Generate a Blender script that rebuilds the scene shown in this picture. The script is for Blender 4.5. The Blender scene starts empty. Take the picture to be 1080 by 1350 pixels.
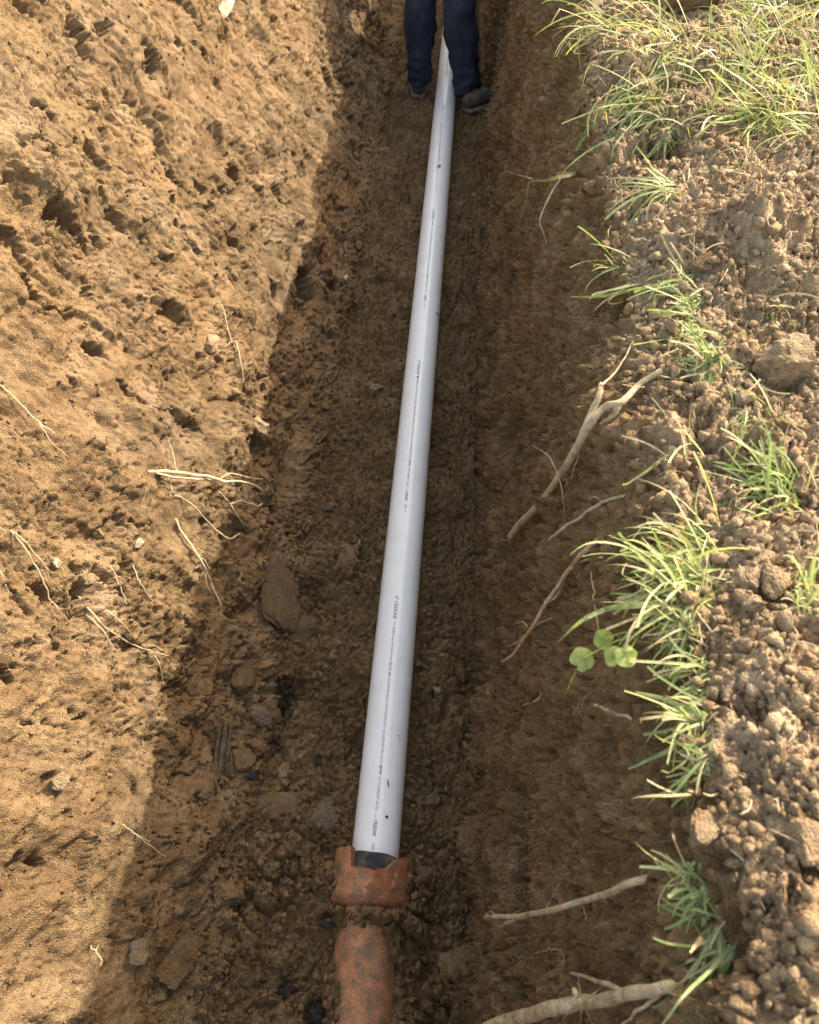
import bpy, math, random
import numpy as np
from mathutils import Vector, Matrix
from mathutils.noise import noise as mnoise

random.seed(7)
rng = np.random.default_rng(11)
scene = bpy.context.scene
COL = scene.collection

# ------------------------------------------------------------------ camera
CAM_H = 2.06
FPX = 1050.0
cam_data = bpy.data.cameras.new('camera')
cam = bpy.data.objects.new('camera', cam_data)
COL.objects.link(cam)
cam.location = (0, 0, CAM_H)
cam.rotation_euler = (math.radians(38.6), 0, math.radians(4.05))
cam_data.sensor_fit = 'VERTICAL'
cam_data.lens = 26.0
cam_data.sensor_height = 26.0 * 1350 / FPX
cam_data.sensor_width = 26.0 * 1080 / FPX
cam_data.clip_start = 0.02
cam_data.clip_end = 200
cam_data.dof.use_dof = True
cam_data.dof.focus_distance = 2.15
cam_data.dof.aperture_fstop = 7.0
scene.camera = cam
CM = cam.rotation_euler.to_matrix()

# ------------------------------------------------------------------ light
SUN = Vector((0.54, 0.50, 0.57)).normalized()
world = bpy.data.worlds.new('World')
scene.world = world
world.use_nodes = True
wn = world.node_tree.nodes
bg = wn.get('Background') or wn.new('ShaderNodeBackground')
sky = wn.new('ShaderNodeTexSky')
sky.sky_type = 'NISHITA'
sky.sun_disc = False
sky.sun_elevation = math.asin(SUN.z)
sky.sun_rotation = math.atan2(SUN.x, SUN.y)
sky.air_density = 1.0
sky.dust_density = 3.0
tint = wn.new('ShaderNodeMix'); tint.data_type = 'RGBA'; tint.blend_type = 'MULTIPLY'
tint.inputs[0].default_value = 1.0
tint.inputs[7].default_value = (1.26, 1.11, 0.88, 1)      # hazy, slightly warm summer sky
world.node_tree.links.new(sky.outputs[0], tint.inputs[6])
world.node_tree.links.new(tint.outputs[2], bg.inputs[0])
bg.inputs[1].default_value = 0.15
sl = bpy.data.lights.new('sun', 'SUN')
sl.energy = 2.0
sl.angle = math.radians(0.5)
sl.color = (1.0, 0.93, 0.80)
sun = bpy.data.objects.new('sun', sl)
COL.objects.link(sun)
sun.rotation_euler = SUN.to_track_quat('Z', 'Y').to_euler()
sun.location = SUN * 8
scene.view_settings.view_transform = 'Standard'
scene.view_settings.look = 'None'
scene.view_settings.exposure = 1.98
scene.view_settings.gamma = 1.0

# ------------------------------------------------------------------ helpers
def tag(o, label=None, cat=None, group=None, kind=None):
    if label: o['label'] = label
    if cat: o['category'] = cat
    if group: o['group'] = group
    if kind: o['kind'] = kind
    return o

def link(name, me, mat=None, parent=None, smooth=True):
    if mat is not None and len(me.materials) == 0:
        me.materials.append(mat)
    o = bpy.data.objects.new(name, me)
    COL.objects.link(o)
    if parent is not None: o.parent = parent
    return o

def empty(name, loc):
    o = bpy.data.objects.new(name, None)
    o.empty_display_size = 0.05
    COL.objects.link(o)
    o.location = loc
    return o

def mesh_np(name, V, F, smooth=True):
    """V (n,3), F (m,k) arrays."""
    V = np.ascontiguousarray(V, dtype=np.float32)
    F = np.ascontiguousarray(F, dtype=np.int32)
    me = bpy.data.meshes.new(name)
    n, m, k = len(V), len(F), F.shape[1]
    me.vertices.add(n)
    me.vertices.foreach_set('co', V.ravel())
    me.loops.add(m * k)
    me.loops.foreach_set('vertex_index', F.ravel())
    me.polygons.add(m)
    me.polygons.foreach_set('loop_start', np.arange(0, m * k, k, dtype=np.int32))
    if smooth:
        me.polygons.foreach_set('use_smooth', np.ones(m, dtype=bool))
    me.update(calc_edges=True)
    return me

def mesh_py(name, verts, faces, smooth=True):
    me = bpy.data.meshes.new(name)
    me.from_pydata([tuple(v) for v in verts], [], faces)
    if smooth:
        me.polygons.foreach_set('use_smooth', [True] * len(me.polygons))
    me.update()
    return me

def ray(px, py):
    d = CM @ Vector(((px - 540) / FPX, -(py - 675) / FPX, -1.0))
    return d            # depth along the axis = t

# numpy noise ------------------------------------------------------
def h2(ix, iy, seed):
    h = (ix.astype(np.int64) * 374761393 + iy.astype(np.int64) * 668265263 + seed * 1442695041) & 0xFFFFFFFF
    h = ((h ^ (h >> 13)) * 1274126177) & 0xFFFFFFFF
    h = ((h ^ (h >> 16)) * 2246822519) & 0xFFFFFFFF
    h = h ^ (h >> 15)
    return (h & 0xFFFFFF).astype(np.float32) / 16777216.0

def perlin(x, y, seed=0):
    xi = np.floor(x); yi = np.floor(y)
    xf = (x - xi).astype(np.float32); yf = (y - yi).astype(np.float32)
    xi = xi.astype(np.int64); yi = yi.astype(np.int64)
    u = xf * xf * xf * (xf * (xf * 6 - 15) + 10)
    v = yf * yf * yf * (yf * (yf * 6 - 15) + 10)
    def g(ox, oy):
        a = h2(xi + ox, yi + oy, seed) * 6.2831853
        return np.cos(a) * (xf - ox) + np.sin(a) * (yf - oy)
    a = g(0, 0); b = g(1, 0); c = g(0, 1); d = g(1, 1)
    return ((a + (b - a) * u) * (1 - v) + (c + (d - c) * u) * v) * 1.5

def fbm(x, y, oct=4, seed=0, gain=0.5):
    s = 0; a = 1.0
    for i in range(oct):
        s = s + a * perlin(x * 2 ** i + 17.3 * i, y * 2 ** i - 9.1 * i, seed + i * 31)
        a *= gain
    return s

def worley(x, y, seed=0):
    xi = np.floor(x).astype(np.int64); yi = np.floor(y).astype(np.int64)
    F1 = np.full(x.shape, 9, np.float32); F2 = F1.copy()
    ID = np.zeros(x.shape, np.float32); DX = ID.copy(); DY = ID.copy()
    for oy in (-1, 0, 1):
        for ox in (-1, 0, 1):
            cx = xi + ox; cy = yi + oy
            dx = (x - (cx + h2(cx, cy, seed))).astype(np.float32)
            dy = (y - (cy + h2(cx, cy, seed + 77))).astype(np.float32)
            d = np.sqrt(dx * dx + dy * dy)
            m = d < F1
            F2 = np.where(m, F1, np.minimum(F2, d))
            F1 = np.where(m, d, F1)
            ID = np.where(m, h2(cx, cy, seed + 191), ID)
            DX = np.where(m, dx, DX); DY = np.where(m, dy, DY)
    return F1, F2, ID, DX, DY

def sst(a, b, x):
    t = np.clip((x - a) / (b - a), 0, 1)
    return t * t * (3 - 2 * t)

# ------------------------------------------------------------------ materials
def new_mat(name):
    m = bpy.data.materials.new(name)
    m.use_nodes = True
    nt = m.node_tree
    b = nt.nodes.get('Principled BSDF')
    return m, nt, b

def N(nt, t, **kw):
    n = nt.nodes.new(t)
    for k, v in kw.items():
        if k.startswith('i_'):
            key = k[2:]
            key = int(key) if key.isdigit() else key.replace('_', ' ')
            n.inputs[key].default_value = v
        else:
            setattr(n, k, v)
    return n

def ramp(nt, stops, interp='LINEAR'):
    r = nt.nodes.new('ShaderNodeValToRGB')
    cr = r.color_ramp
    cr.interpolation = interp
    while len(cr.elements) > 1: cr.elements.remove(cr.elements[-1])
    cr.elements[0].position = stops[0][0]; cr.elements[0].color = (*stops[0][1], 1)
    for p, c in stops[1:]:
        e = cr.elements.new(p); e.color = (*c, 1)
    return r

def pos(nt, scale=(1, 1, 1), obj=False):
    if obj:
        g = nt.nodes.new('ShaderNodeTexCoord'); out = g.outputs['Object']
    else:
        g = nt.nodes.new('ShaderNodeNewGeometry'); out = g.outputs['Position']
    mp = nt.nodes.new('ShaderNodeMapping')
    mp.inputs['Scale'].default_value = scale
    nt.links.new(out, mp.inputs['Vector'])
    return mp.outputs[0]

def mixc(nt, fac, a, b, mode='MIX'):
    m = nt.nodes.new('ShaderNodeMix')
    m.data_type = 'RGBA'; m.blend_type = mode
    for sock, v in ((m.inputs[0], fac), (m.inputs[6], a), (m.inputs[7], b)):
        if isinstance(v, (int, float)): sock.default_value = v
        elif isinstance(v, tuple): sock.default_value = (*v, 1)
        else: nt.links.new(v, sock)
    return m.outputs[2]

def soil_material(name='soil', const=None, stone=None, cover=0.5, rough=0.93):
    m, nt, b = new_mat(name)
    L = nt.links.new
    at = N(nt, 'ShaderNodeAttribute', attribute_name='soil')
    sep = nt.nodes.new('ShaderNodeSeparateColor')
    if const: sep.inputs[0].default_value = (*const[:3], 1)
    else: L(at.outputs['Color'], sep.inputs[0])
    p = pos(nt)
    n1 = N(nt, 'ShaderNodeTexNoise', i_Scale=9.0, i_Detail=6.0, i_Roughness=0.65); L(p, n1.inputs[0])
    n2 = N(nt, 'ShaderNodeTexNoise', i_Scale=70.0, i_Detail=8.0, i_Roughness=0.75); L(p, n2.inputs[0])
    n3 = N(nt, 'ShaderNodeTexNoise', i_Scale=420.0, i_Detail=4.0, i_Roughness=0.7); L(p, n3.inputs[0])
    r1 = ramp(nt, [(0.3, (0.152, 0.094, 0.043)), (0.5, (0.210, 0.135, 0.064)), (0.68, (0.285, 0.192, 0.099))])
    L(n1.outputs[0], r1.inputs[0])
    r2 = ramp(nt, [(0.30, (0.58, 0.56, 0.53)), (0.5, (1.0, 1.0, 1.0)), (0.68, (1.34, 1.34, 1.32))])
    L(n2.outputs[0], r2.inputs[0])
    c = mixc(nt, 1.0, r1.outputs[0], r2.outputs[0], 'MULTIPLY')
    r3 = ramp(nt, [(0.32, (0.5, 0.48, 0.45)), (0.46, (1, 1, 1)), (0.62, (1.08, 1.08, 1.08)), (0.74, (1.45, 1.42, 1.34))])
    L(n3.outputs[0], r3.inputs[0])
    c = mixc(nt, 1.0, c, r3.outputs[0], 'MULTIPLY')
    # ochre / reddish earth and dark organic earth
    c_o = mixc(nt, 1.0, c, (1.10, 0.97, 0.82), 'MULTIPLY')
    c = mixc(nt, sep.outputs[1], c, c_o)
    c_y = mixc(nt, 1.0, c, (1.06, 1.15, 1.42), 'MULTIPLY')
    c = mixc(nt, const[3] if const and len(const) > 3 else (0.0 if const else at.outputs['Alpha']), c, c_y)
    c_d = mixc(nt, 1.0, c, (0.16, 0.17, 0.20), 'MULTIPLY')
    c = mixc(nt, sep.outputs[2], c, c_d)
    # pale mineral grains
    v = N(nt, 'ShaderNodeTexVoronoi', i_Scale=95.0); L(p, v.inputs[0])
    rv = ramp(nt, [(0.0, (1, 1, 1)), (0.10, (1, 1, 1)), (0.14, (0, 0, 0))]); L(v.outputs['Distance'], rv.inputs[0])
    sepv = nt.nodes.new('ShaderNodeSeparateColor'); L(v.outputs['Color'], sepv.inputs[0])
    gt = N(nt, 'ShaderNodeMath', operation='GREATER_THAN', i_1=0.90); L(sepv.outputs[0], gt.inputs[0])
    mu = N(nt, 'ShaderNodeMath', operation='MULTIPLY'); L(rv.outputs[0], mu.inputs[0]); L(gt.outputs[0], mu.inputs[1])
    c = mixc(nt, mu.outputs[0], c, (0.42, 0.35, 0.26))
    # tone
    vm = N(nt, 'ShaderNodeVectorMath', operation='SCALE')
    L(c, vm.inputs[0]); L(sep.outputs[0], vm.inputs['Scale'])
    cfin = vm.outputs[0]
    if stone:
        po = pos(nt, obj=True)
        ns = N(nt, 'ShaderNodeTexNoise', i_Scale=2.2, i_Detail=9.0, i_Roughness=0.75); L(po, ns.inputs[0])
        rs = ramp(nt, [(0.3, tuple(q * .62 for q in stone)), (0.5, stone), (0.7, tuple(min(1, q * 1.35) for q in stone))]); L(ns.outputs[0], rs.inputs[0])
        nc = N(nt, 'ShaderNodeTexNoise', i_Scale=42.0, i_Detail=9.0, i_Roughness=0.8); L(p, nc.inputs[0])
        a_ = 0.66 - 0.34 * cover
        rc = ramp(nt, [(a_ - .10, (0, 0, 0)), (a_ + .07, (1, 1, 1))]); L(nc.outputs[0], rc.inputs[0])
        st_ = mixc(nt, 1.0, rs.outputs[0], r3.outputs[0], 'MULTIPLY')
        cfin = mixc(nt, rc.outputs[0], st_, cfin)
    L(cfin, b.inputs['Base Color'])
    b.inputs['Roughness'].default_value = rough
    b.inputs['Specular IOR Level'].default_value = 0.18 if rough > .8 else .4
    # fine grain relief
    n4 = N(nt, 'ShaderNodeTexNoise', i_Scale=260.0, i_Detail=5.0, i_Roughness=0.8); L(p, n4.inputs[0])
    v2 = N(nt, 'ShaderNodeTexVoronoi', i_Scale=330.0); L(p, v2.inputs[0])
    ad = N(nt, 'ShaderNodeMath', operation='ADD'); L(n4.outputs[0], ad.inputs[0]); L(v2.outputs['Distance'], ad.inputs[1])
    bp = N(nt, 'ShaderNodeBump', i_Strength=0.9, i_Distance=0.0042); L(ad.outputs[0], bp.inputs['Height'])
    L(bp.outputs[0], b.inputs['Normal'])
    return m
M_SOIL = soil_material()

def earthy(name, col, dark, light, scale=40, rough=0.9, dirt=0.5, dirtcol=(0.20, 0.128, 0.066), bump=0.8, stretch=(1, 1, 1), spec=0.25, bdist=0.003, soft=0.06, dscale=32.0):
    m, nt, b = new_mat(name)
    L = nt.links.new
    p = pos(nt, stretch, obj=True)
    n = N(nt, 'ShaderNodeTexNoise', i_Scale=scale, i_Detail=8.0, i_Roughness=0.7); L(p, n.inputs[0])
    r = ramp(nt, [(0.30, dark), (0.5, col), (0.70, light)]); L(n.outputs[0], r.inputs[0])
    p2 = pos(nt)
    d = N(nt, 'ShaderNodeTexNoise', i_Scale=dscale, i_Detail=9.0, i_Roughness=0.75); L(p2, d.inputs[0])
    a = 0.72 - 0.45 * dirt
    rd = ramp(nt, [(a - soft, (0, 0, 0)), (a + soft, (1, 1, 1))]); L(d.outputs[0], rd.inputs[0])
    g = N(nt, 'ShaderNodeTexNoise', i_Scale=400.0, i_Detail=3.0, i_Roughness=0.7); L(p2, g.inputs[0])
    rg = ramp(nt, [(0.3, (0.65, 0.65, 0.65)), (0.7, (1.35, 1.35, 1.35))]); L(g.outputs[0], rg.inputs[0])
    c = mixc(nt, rd.outputs[0], r.outputs[0], dirtcol)
    c = mixc(nt, 1.0, c, rg.outputs[0], 'MULTIPLY')
    L(c, b.inputs['Base Color'])
    b.inputs['Roughness'].default_value = rough
    b.inputs['Specular IOR Level'].default_value = spec
    ad = N(nt, 'ShaderNodeMath', operation='ADD'); L(n.outputs[0], ad.inputs[0]); L(g.outputs[0], ad.inputs[1])
    bp = N(nt, 'ShaderNodeBump', i_Strength=bump, i_Distance=bdist); L(ad.outputs[0], bp.inputs['Height'])
    L(bp.outputs[0], b.inputs['Normal'])
    return m

M_BROWN = soil_material('brown_stone', (0.9, 0.1, 0), (0.19, 0.135, 0.08), 0.62)
M_PALE = soil_material('pale_stone', (0.95, 0.1, 0), (0.36, 0.27, 0.165), 0.45)
M_WHITE = soil_material('white_stone', (1.1, 0.1, 0), (0.62, 0.54, 0.38), 0.28)
M_GREY = soil_material('grey_slate', (0.85, 0.05, 0), (0.150, 0.138, 0.120), 0.52, 0.75)
M_REDROCK = soil_material('purple_rock', (0.75, 0.0, 0), (0.125, 0.088, 0.065), 0.55)
M_COAL = earthy('black_cinder', (0.018, 0.019, 0.022), (0.006, 0.006, 0.008), (0.05, 0.05, 0.055), dirt=0.28, rough=0.55, spec=0.5)
M_TAN = soil_material('tan_earth', (1.55, 0.0, 0, 0.8))
M_DAMP = soil_material('damp_earth', (0.98, 0.0, 0))
M_CLAY = earthy('terracotta', (0.52, 0.225, 0.105), (0.40, 0.155, 0.07), (0.58, 0.30, 0.17), dirt=0.50, soft=0.10, dscale=26.0, dirtcol=(0.20, 0.128, 0.07), scale=22, rough=0.5, bump=0.5)
M_CLAY_RAW = earthy('broken_terracotta', (0.42, 0.13, 0.055), (0.28, 0.08, 0.035), (0.52, 0.21, 0.10), dirt=0.48, soft=0.1, scale=70, bump=1.0)
M_RUBBER = earthy('black_rubber', (0.025, 0.025, 0.028), (0.012, 0.012, 0.014), (0.05, 0.05, 0.052), dirt=0.32, rough=0.5, spec=0.5)
M_ROOT = earthy('root_bark', (0.44, 0.335, 0.195), (0.26, 0.185, 0.105), (0.60, 0.47, 0.30), dirt=0.3, scale=60, bump=0.7)
M_ROOTPALE = earthy('pale_root', (0.52, 0.41, 0.24), (0.34, 0.24, 0.13), (0.66, 0.55, 0.36), dirt=0.12, scale=60, bump=0.4)
M_ROOTRED = earthy('reddish_root', (0.46, 0.31, 0.175), (0.30, 0.185, 0.10), (0.60, 0.43, 0.26), dirt=0.25, scale=60, bump=0.5)
M_HAIR = earthy('root_hair', (0.36, 0.245, 0.14), (0.26, 0.17, 0.095), (0.50, 0.36, 0.22), dirt=0.2, bump=0.1)
M_WOOD = earthy('rotten_wood', (0.09, 0.065, 0.045), (0.04, 0.03, 0.022), (0.16, 0.12, 0.085), dirt=0.3, stretch=(4, 1, 4))

def pvc_material():
    m, nt, b = new_mat('white_pvc')
    L = nt.links.new
    p = pos(nt)
    n = N(nt, 'ShaderNodeTexNoise', i_Scale=14.0, i_Detail=8.0, i_Roughness=0.7); L(p, n.inputs[0])
    r = ramp(nt, [(0.35, (0.83, 0.82, 0.77)), (0.55, (0.88, 0.875, 0.83)), (0.8, (0.885, 0.88, 0.84))]); L(n.outputs[0], r.inputs[0])
    v = N(nt, 'ShaderNodeTexVoronoi', i_Scale=48.0); L(p, v.inputs[0])
    rv = ramp(nt, [(0.0, (1, 1, 1)), (0.045, (1, 1, 1)), (0.07, (0, 0, 0))]); L(v.outputs['Distance'], rv.inputs[0])
    sv = nt.nodes.new('ShaderNodeSeparateColor'); L(v.outputs['Color'], sv.inputs[0])
    gt = N(nt, 'ShaderNodeMath', operation='GREATER_THAN', i_1=0.72); L(sv.outputs[0], gt.inputs[0])
    mu = N(nt, 'ShaderNodeMath', operation='MULTIPLY'); L(rv.outputs[0], mu.inputs[0]); L(gt.outputs[0], mu.inputs[1])
    m3 = N(nt, 'ShaderNodeMath', operation='MULTIPLY', i_1=0.65); L(mu.outputs[0], m3.inputs[0])
    c = mixc(nt, m3.outputs[0], r.outputs[0], (0.25, 0.18, 0.12))
    # dust film low on the sides
    g = nt.nodes.new('ShaderNodeNewGeometry')
    sx = nt.nodes.new('ShaderNodeSeparateXYZ'); L(g.outputs['Position'], sx.inputs[0])
    d = N(nt, 'ShaderNodeTexNoise', i_Scale=25.0, i_Detail=8.0, i_Roughness=0.75); L(p, d.inputs[0])
    mr = N(nt, 'ShaderNodeMapRange'); mr.inputs['From Min'].default_value = 0.075; mr.inputs['From Max'].default_value = 0.02
    L(sx.outputs[2], mr.inputs['Value'])
    md = N(nt, 'ShaderNodeMath', operation='MULTIPLY'); L(mr.outputs[0], md.inputs[0]); L(d.outputs[0], md.inputs[1])
    c = mixc(nt, md.outputs[0], c, (0.24, 0.17, 0.11))
    # mud smears and scuffs
    p3 = pos(nt, (1, 0.35, 1))
    s2 = N(nt, 'ShaderNodeTexNoise', i_Scale=30.0, i_Detail=9.0, i_Roughness=0.8); L(p3, s2.inputs[0])
    rs = ramp(nt, [(0.64, (0, 0, 0)), (0.70, (0.4, 0.4, 0.4)), (0.76, (0.7, 0.7, 0.7))]); L(s2.outputs[0], rs.inputs[0])
    c = mixc(nt, rs.outputs[0], c, (0.45, 0.38, 0.30))
    L(c, b.inputs['Base Color'])
    b.inputs['Roughness'].default_value = 0.27
    b.inputs['Specular IOR Level'].default_value = 0.5
    bp = N(nt, 'ShaderNodeBump', i_Strength=0.15, i_Distance=0.001); L(d.outputs[0], bp.inputs['Height'])
    L(bp.outputs[0], b.inputs['Normal'])
    return m
M_PVC = pvc_material()

def ink_material():
    m, nt, b = new_mat('grey_ink')
    p = pos(nt)
    n = N(nt, 'ShaderNodeTexNoise', i_Scale=300.0, i_Detail=3.0); nt.links.new(p, n.inputs[0])
    r = ramp(nt, [(0.35, (0.05, 0.05, 0.06)), (0.65, (0.22, 0.22, 0.24))]); nt.links.new(n.outputs[0], r.inputs[0])
    nt.links.new(r.outputs[0], b.inputs['Base Color'])
    b.inputs['Roughness'].default_value = 0.6
    return m
M_INK = ink_material()

def blade_material(name, a, bcol, tip, trans=0.35):
    m, nt, b = new_mat(name)
    L = nt.links.new
    oi = nt.nodes.new('ShaderNodeObjectInfo')
    r = ramp(nt, [(0.0, a), (0.55, bcol), (0.85, bcol), (1.0, tip)]); L(oi.outputs['Random'], r.inputs[0])
    p = pos(nt, (1, 1, 1), obj=True)
    n = N(nt, 'ShaderNodeTexNoise', i_Scale=45.0, i_Detail=5.0, i_Roughness=0.6); L(p, n.inputs[0])
    r2 = ramp(nt, [(0.3, (0.6, 0.62, 0.5)), (0.5, (1, 1, 1)), (0.72, (1.5, 1.35, 1.1))]); L(n.outputs[0], r2.inputs[0])
    c = mixc(nt, 1.0, r.outputs[0], r2.outputs[0], 'MULTIPLY')
    L(c, b.inputs['Base Color'])
    b.inputs['Roughness'].default_value = 0.5
    b.inputs['Specular IOR Level'].default_value = 0.4
    t = nt.nodes.new('ShaderNodeBsdfTranslucent')
    c2 = mixc(nt, 1.0, c, (1.3, 1.45, 0.7), 'MULTIPLY')
    L(c2, t.inputs[0])
    mx = nt.nodes.new('ShaderNodeMixShader'); mx.inputs[0].default_value = trans
    L(b.outputs[0], mx.inputs[1]); L(t.outputs[0], mx.inputs[2])
    out = nt.nodes.get('Material Output')
    L(mx.outputs[0], out.inputs[0])
    return m
M_GRASS = blade_material('green_blade', (0.17, 0.24, 0.08), (0.30, 0.36, 0.15), (0.48, 0.48, 0.26))
M_GRASSY = blade_material('yellow_green_blade', (0.32, 0.37, 0.12), (0.44, 0.46, 0.19), (0.60, 0.55, 0.30))
M_STRAW = blade_material('straw', (0.36, 0.27, 0.14), (0.45, 0.36, 0.20), (0.52, 0.45, 0.28), 0.15)
M_LEAF = blade_material('round_leaf', (0.40, 0.46, 0.12), (0.48, 0.53, 0.15), (0.54, 0.56, 0.19), 0.3)

# ------------------------------------------------------------------ terrain: trench profile
# (x, z) of the cross section, from the far left ground to the far right ground
PROF = [(-15, 1.62), (-4, 1.60), (-1.9, 1.56), (-1.36, 1.50), (-1.22, 1.40), (-1.10, 1.22),
        (-0.80, 0.66), (-0.60, 0.26), (-0.52, 0.10), (-0.44, 0.02), (-0.25, 0.0), (0.02, 0.0),
        (0.118, 0.012), (0.150, 0.10), (0.180, 0.43), (0.216, 0.465), (0.232, 0.80), (0.262, 1.14),
        (0.30, 1.235), (0.38, 1.265), (0.60, 1.275), (1.2, 1.30), (4, 1.36), (15, 1.38)]
pp = np.array(PROF, float)
seg = np.hypot(*np.diff(pp, axis=0).T)
cu = np.concatenate([[0], np.cumsum(seg)])
uf = np.arange(0, cu[-1], 0.004)
xf = np.interp(uf, cu, pp[:, 0]); zf = np.interp(uf, cu, pp[:, 1])
ker = np.hanning(17); ker /= ker.sum()
def smo(a):
    b = np.pad(a, 8, mode='edge'); return np.convolve(b, ker, 'valid')
xf = smo(xf); zf = smo(zf)
def U_at(x):            # arc length of control x on the profile (x is monotone)
    return float(np.interp(x, pp[:, 0], cu))
uL0, uL1 = U_at(-1.30), U_at(-0.47)      # left wall
uR0, uR1 = U_at(0.115), U_at(0.30)       # right wall
uV = U_at(1.25)                          # end of fine bank

def span(a, b, d):
    n = max(2, int(round((b - a) / d)))
    return np.linspace(a, b, n, endpoint=False)
us = np.concatenate([
    [0, uL0 - 9, uL0 - 6, uL0 - 4, uL0 - 2.5, uL0 - 1.6, uL0 - 1.1], span(uL0 - 0.8, uL0, 0.03),
    span(uL0, uL1, 0.0048), span(uL1, uR0, 0.0036), span(uR0, uR1, 0.0045), span(uR1, U_at(0.95), 0.0036),
    span(U_at(0.95), uV, 0.008), span(uV, uV + 0.8, 0.04), [uV + 0.9, uV + 1.3, uV + 2, uV + 3.5, uV + 6, uV + 9, cu[-1] - 0.01]])
ys = [-15, -9, -5, -3.4]
y = -2.7
while y < -0.08:
    ys.append(y); y += 0.035
y = -0.07
while y < 6.9:
    ys.append(y); y += 0.0040 if y < 1.6 else 0.0040 + (y - 1.6) * 0.0020
while y < 9.2:
    ys.append(y); y += 0.05
ys += [10, 12, 16, 22]
vs = np.array(ys)
NU, NV = len(us), len(vs)
print('grid', NU, NV, NU * NV)
Ug, Yg = np.meshgrid(us, vs)
Ug = Ug.astype(np.float64); Yg = Yg.astype(np.float64)
bx = np.interp(us, uf, xf); bz = np.interp(us, uf, zf)
tx = np.gradient(bx, us); tz = np.gradient(bz, us)
tl = np.hypot(tx, tz); nx = -tz / tl; nz = tx / tl

def px2uv(px, py):
    d = ray(px, py)
    k = -d.x / d.z
    r = xf / (CAM_H - zf)
    i = np.searchsorted(np.maximum.accumulate(r), k)
    i = min(max(i, 1), len(uf) - 1)
    u = uf[i]
    t = (CAM_H - zf[i]) / -d.z
    return u, d.y * t, t

mL = sst(uL0 - 0.05, uL0 + 0.05, Ug) * (1 - sst(uL1 - 0.06, uL1 + 0.02, Ug))
mF = sst(uL1 - 0.06, uL1 + 0.02, Ug) * (1 - sst(uR0, uR0 + 0.05, Ug))
mR = sst(uR0, uR0 + 0.05, Ug) * (1 - sst(uR1 - 0.05, uR1 + 0.03, Ug))
mB = sst(uR1 - 0.05, uR1 + 0.03, Ug)
mG = 1 - sst(uL0 - 0.05, uL0 + 0.05, Ug)
zR = np.interp(us, uf, zf)[None, :].repeat(NV, 0)

# domain warp
wx = fbm(Ug * 6, Yg * 6, 2, 5) * 0.022
wy = fbm(Ug * 6, Yg * 6, 2, 55) * 0.022
A = Ug + wx; B = Yg + wy
wfx = fbm(Ug * 40, Yg * 40, 2, 8) * 0.0022
wfy = fbm(Ug * 40, Yg * 40, 2, 88) * 0.0022
A2 = A + wfx; B2 = B + wfy

smoo = sst(-0.05, 0.30, fbm((Ug + Yg * .45) * 3.2, (Yg - Ug * .3) * 1.5, 2, 160))       # 1 = scraped smooth by the bucket
lowsm = np.exp(-((Yg - 0.45) / 0.45) ** 2) * 0.6
smoo = np.clip(smoo + lowsm, 0, 1)
ruf = 1 - 0.68 * smoo * mL
D = np.zeros_like(Ug); H = np.zeros_like(Ug); PM = np.zeros_like(Ug)
big = fbm(Ug * 1.7, Yg * 1.7, 3, 1)
D += big * (0.040 * mL + 0.012 * mF + 0.034 * mR + 0.035 * mB + 0.05 * mG)
mid = fbm(A * 9, B * 9, 4, 2)
D += mid * (0.021 * mL + 0.011 * mF + 0.020 * mR + 0.016 * mB + 0.02 * mG)

# fractured facets (spade and bucket cut earth breaks into tilted plates)
F1, F2, ID, DX, DY = worley(A * 7, B * 9, 21)
tilt = (h2((ID * 9999).astype(np.int64), (ID * 7777).astype(np.int64), 3) - 0.5) * DX * 0.030 + (ID - 0.5) * DY * 0.030
facet = (ID - 0.5) * 0.012 + tilt
act = sst(-0.1, 0.35, perlin(Ug * 2.3, Yg * 2.3, 9))
D += facet * (1.1 * mL * (.25 + act) + 1.0 * mR + 0.25 * mF)
F1, F2, ID, DX, DY = worley(A2 * 20, B2 * 17, 22)
tilt = (ID - 0.5) * DX * 0.016 + (h2((ID * 9999).astype(np.int64), (ID * 777).astype(np.int64), 4) - 0.5) * DY * 0.016
facet2 = (ID - 0.5) * 0.006 + tilt
D += facet2 * (1.0 * mL * (0.4 + 0.6 * act) + 0.8 * mF + 1.1 * mR)

# clods at several sizes
def clods(cell, seed, keep):
    F1, F2, ID, DX, DY = worley(A2 / cell, B2 / cell, seed)
    r = 0.30 + 0.38 * ID
    dome = np.sqrt(np.clip(1 - (F1 / r) ** 2, 0, 1))
    k = h2((ID * 65535).astype(np.int64), (ID * 4099).astype(np.int64), seed + 5) < keep
    return dome * k * r * cell, sst(0, 0.13, F2 - F1)
pf = sst(-0.25, 0.35, perlin(Ug * 3.5, Yg * 3.5, 71))

c1, e1 = clods(0.075, 31, 0.5)
c2, e2 = clods(0.034, 32, 0.8)
c3, e3 = clods(0.017, 33, 0.85)
c4, e4 = clods(0.0095, 34, 0.9)
near = 1 - sst(2.2, 4.0, Yg)
near2 = 1 - sst(1.7, 3.2, Yg)
bv = 0.25 + 0.95 * sst(-0.3, 0.35, perlin(Ug * 4.3, Yg * 4.3, 72))
D += c1 * (0.22 * mF * pf + 0.05 * mL + 0.16 * mR + 0.20 * mB * bv)
D += c2 * (0.40 * mF * (0.35 + 0.65 * pf) + 0.06 * mL + 0.34 * mR * pf + 0.18 * mB * bv)
H += c3 * (0.60 * mF + 0.22 * mL + 0.60 * mR + 0.18 * mB * bv)
H += c4 * (0.80 * mF + 0.50 * mL + 0.8 * mR + 0.5 * mB) * near2
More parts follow.
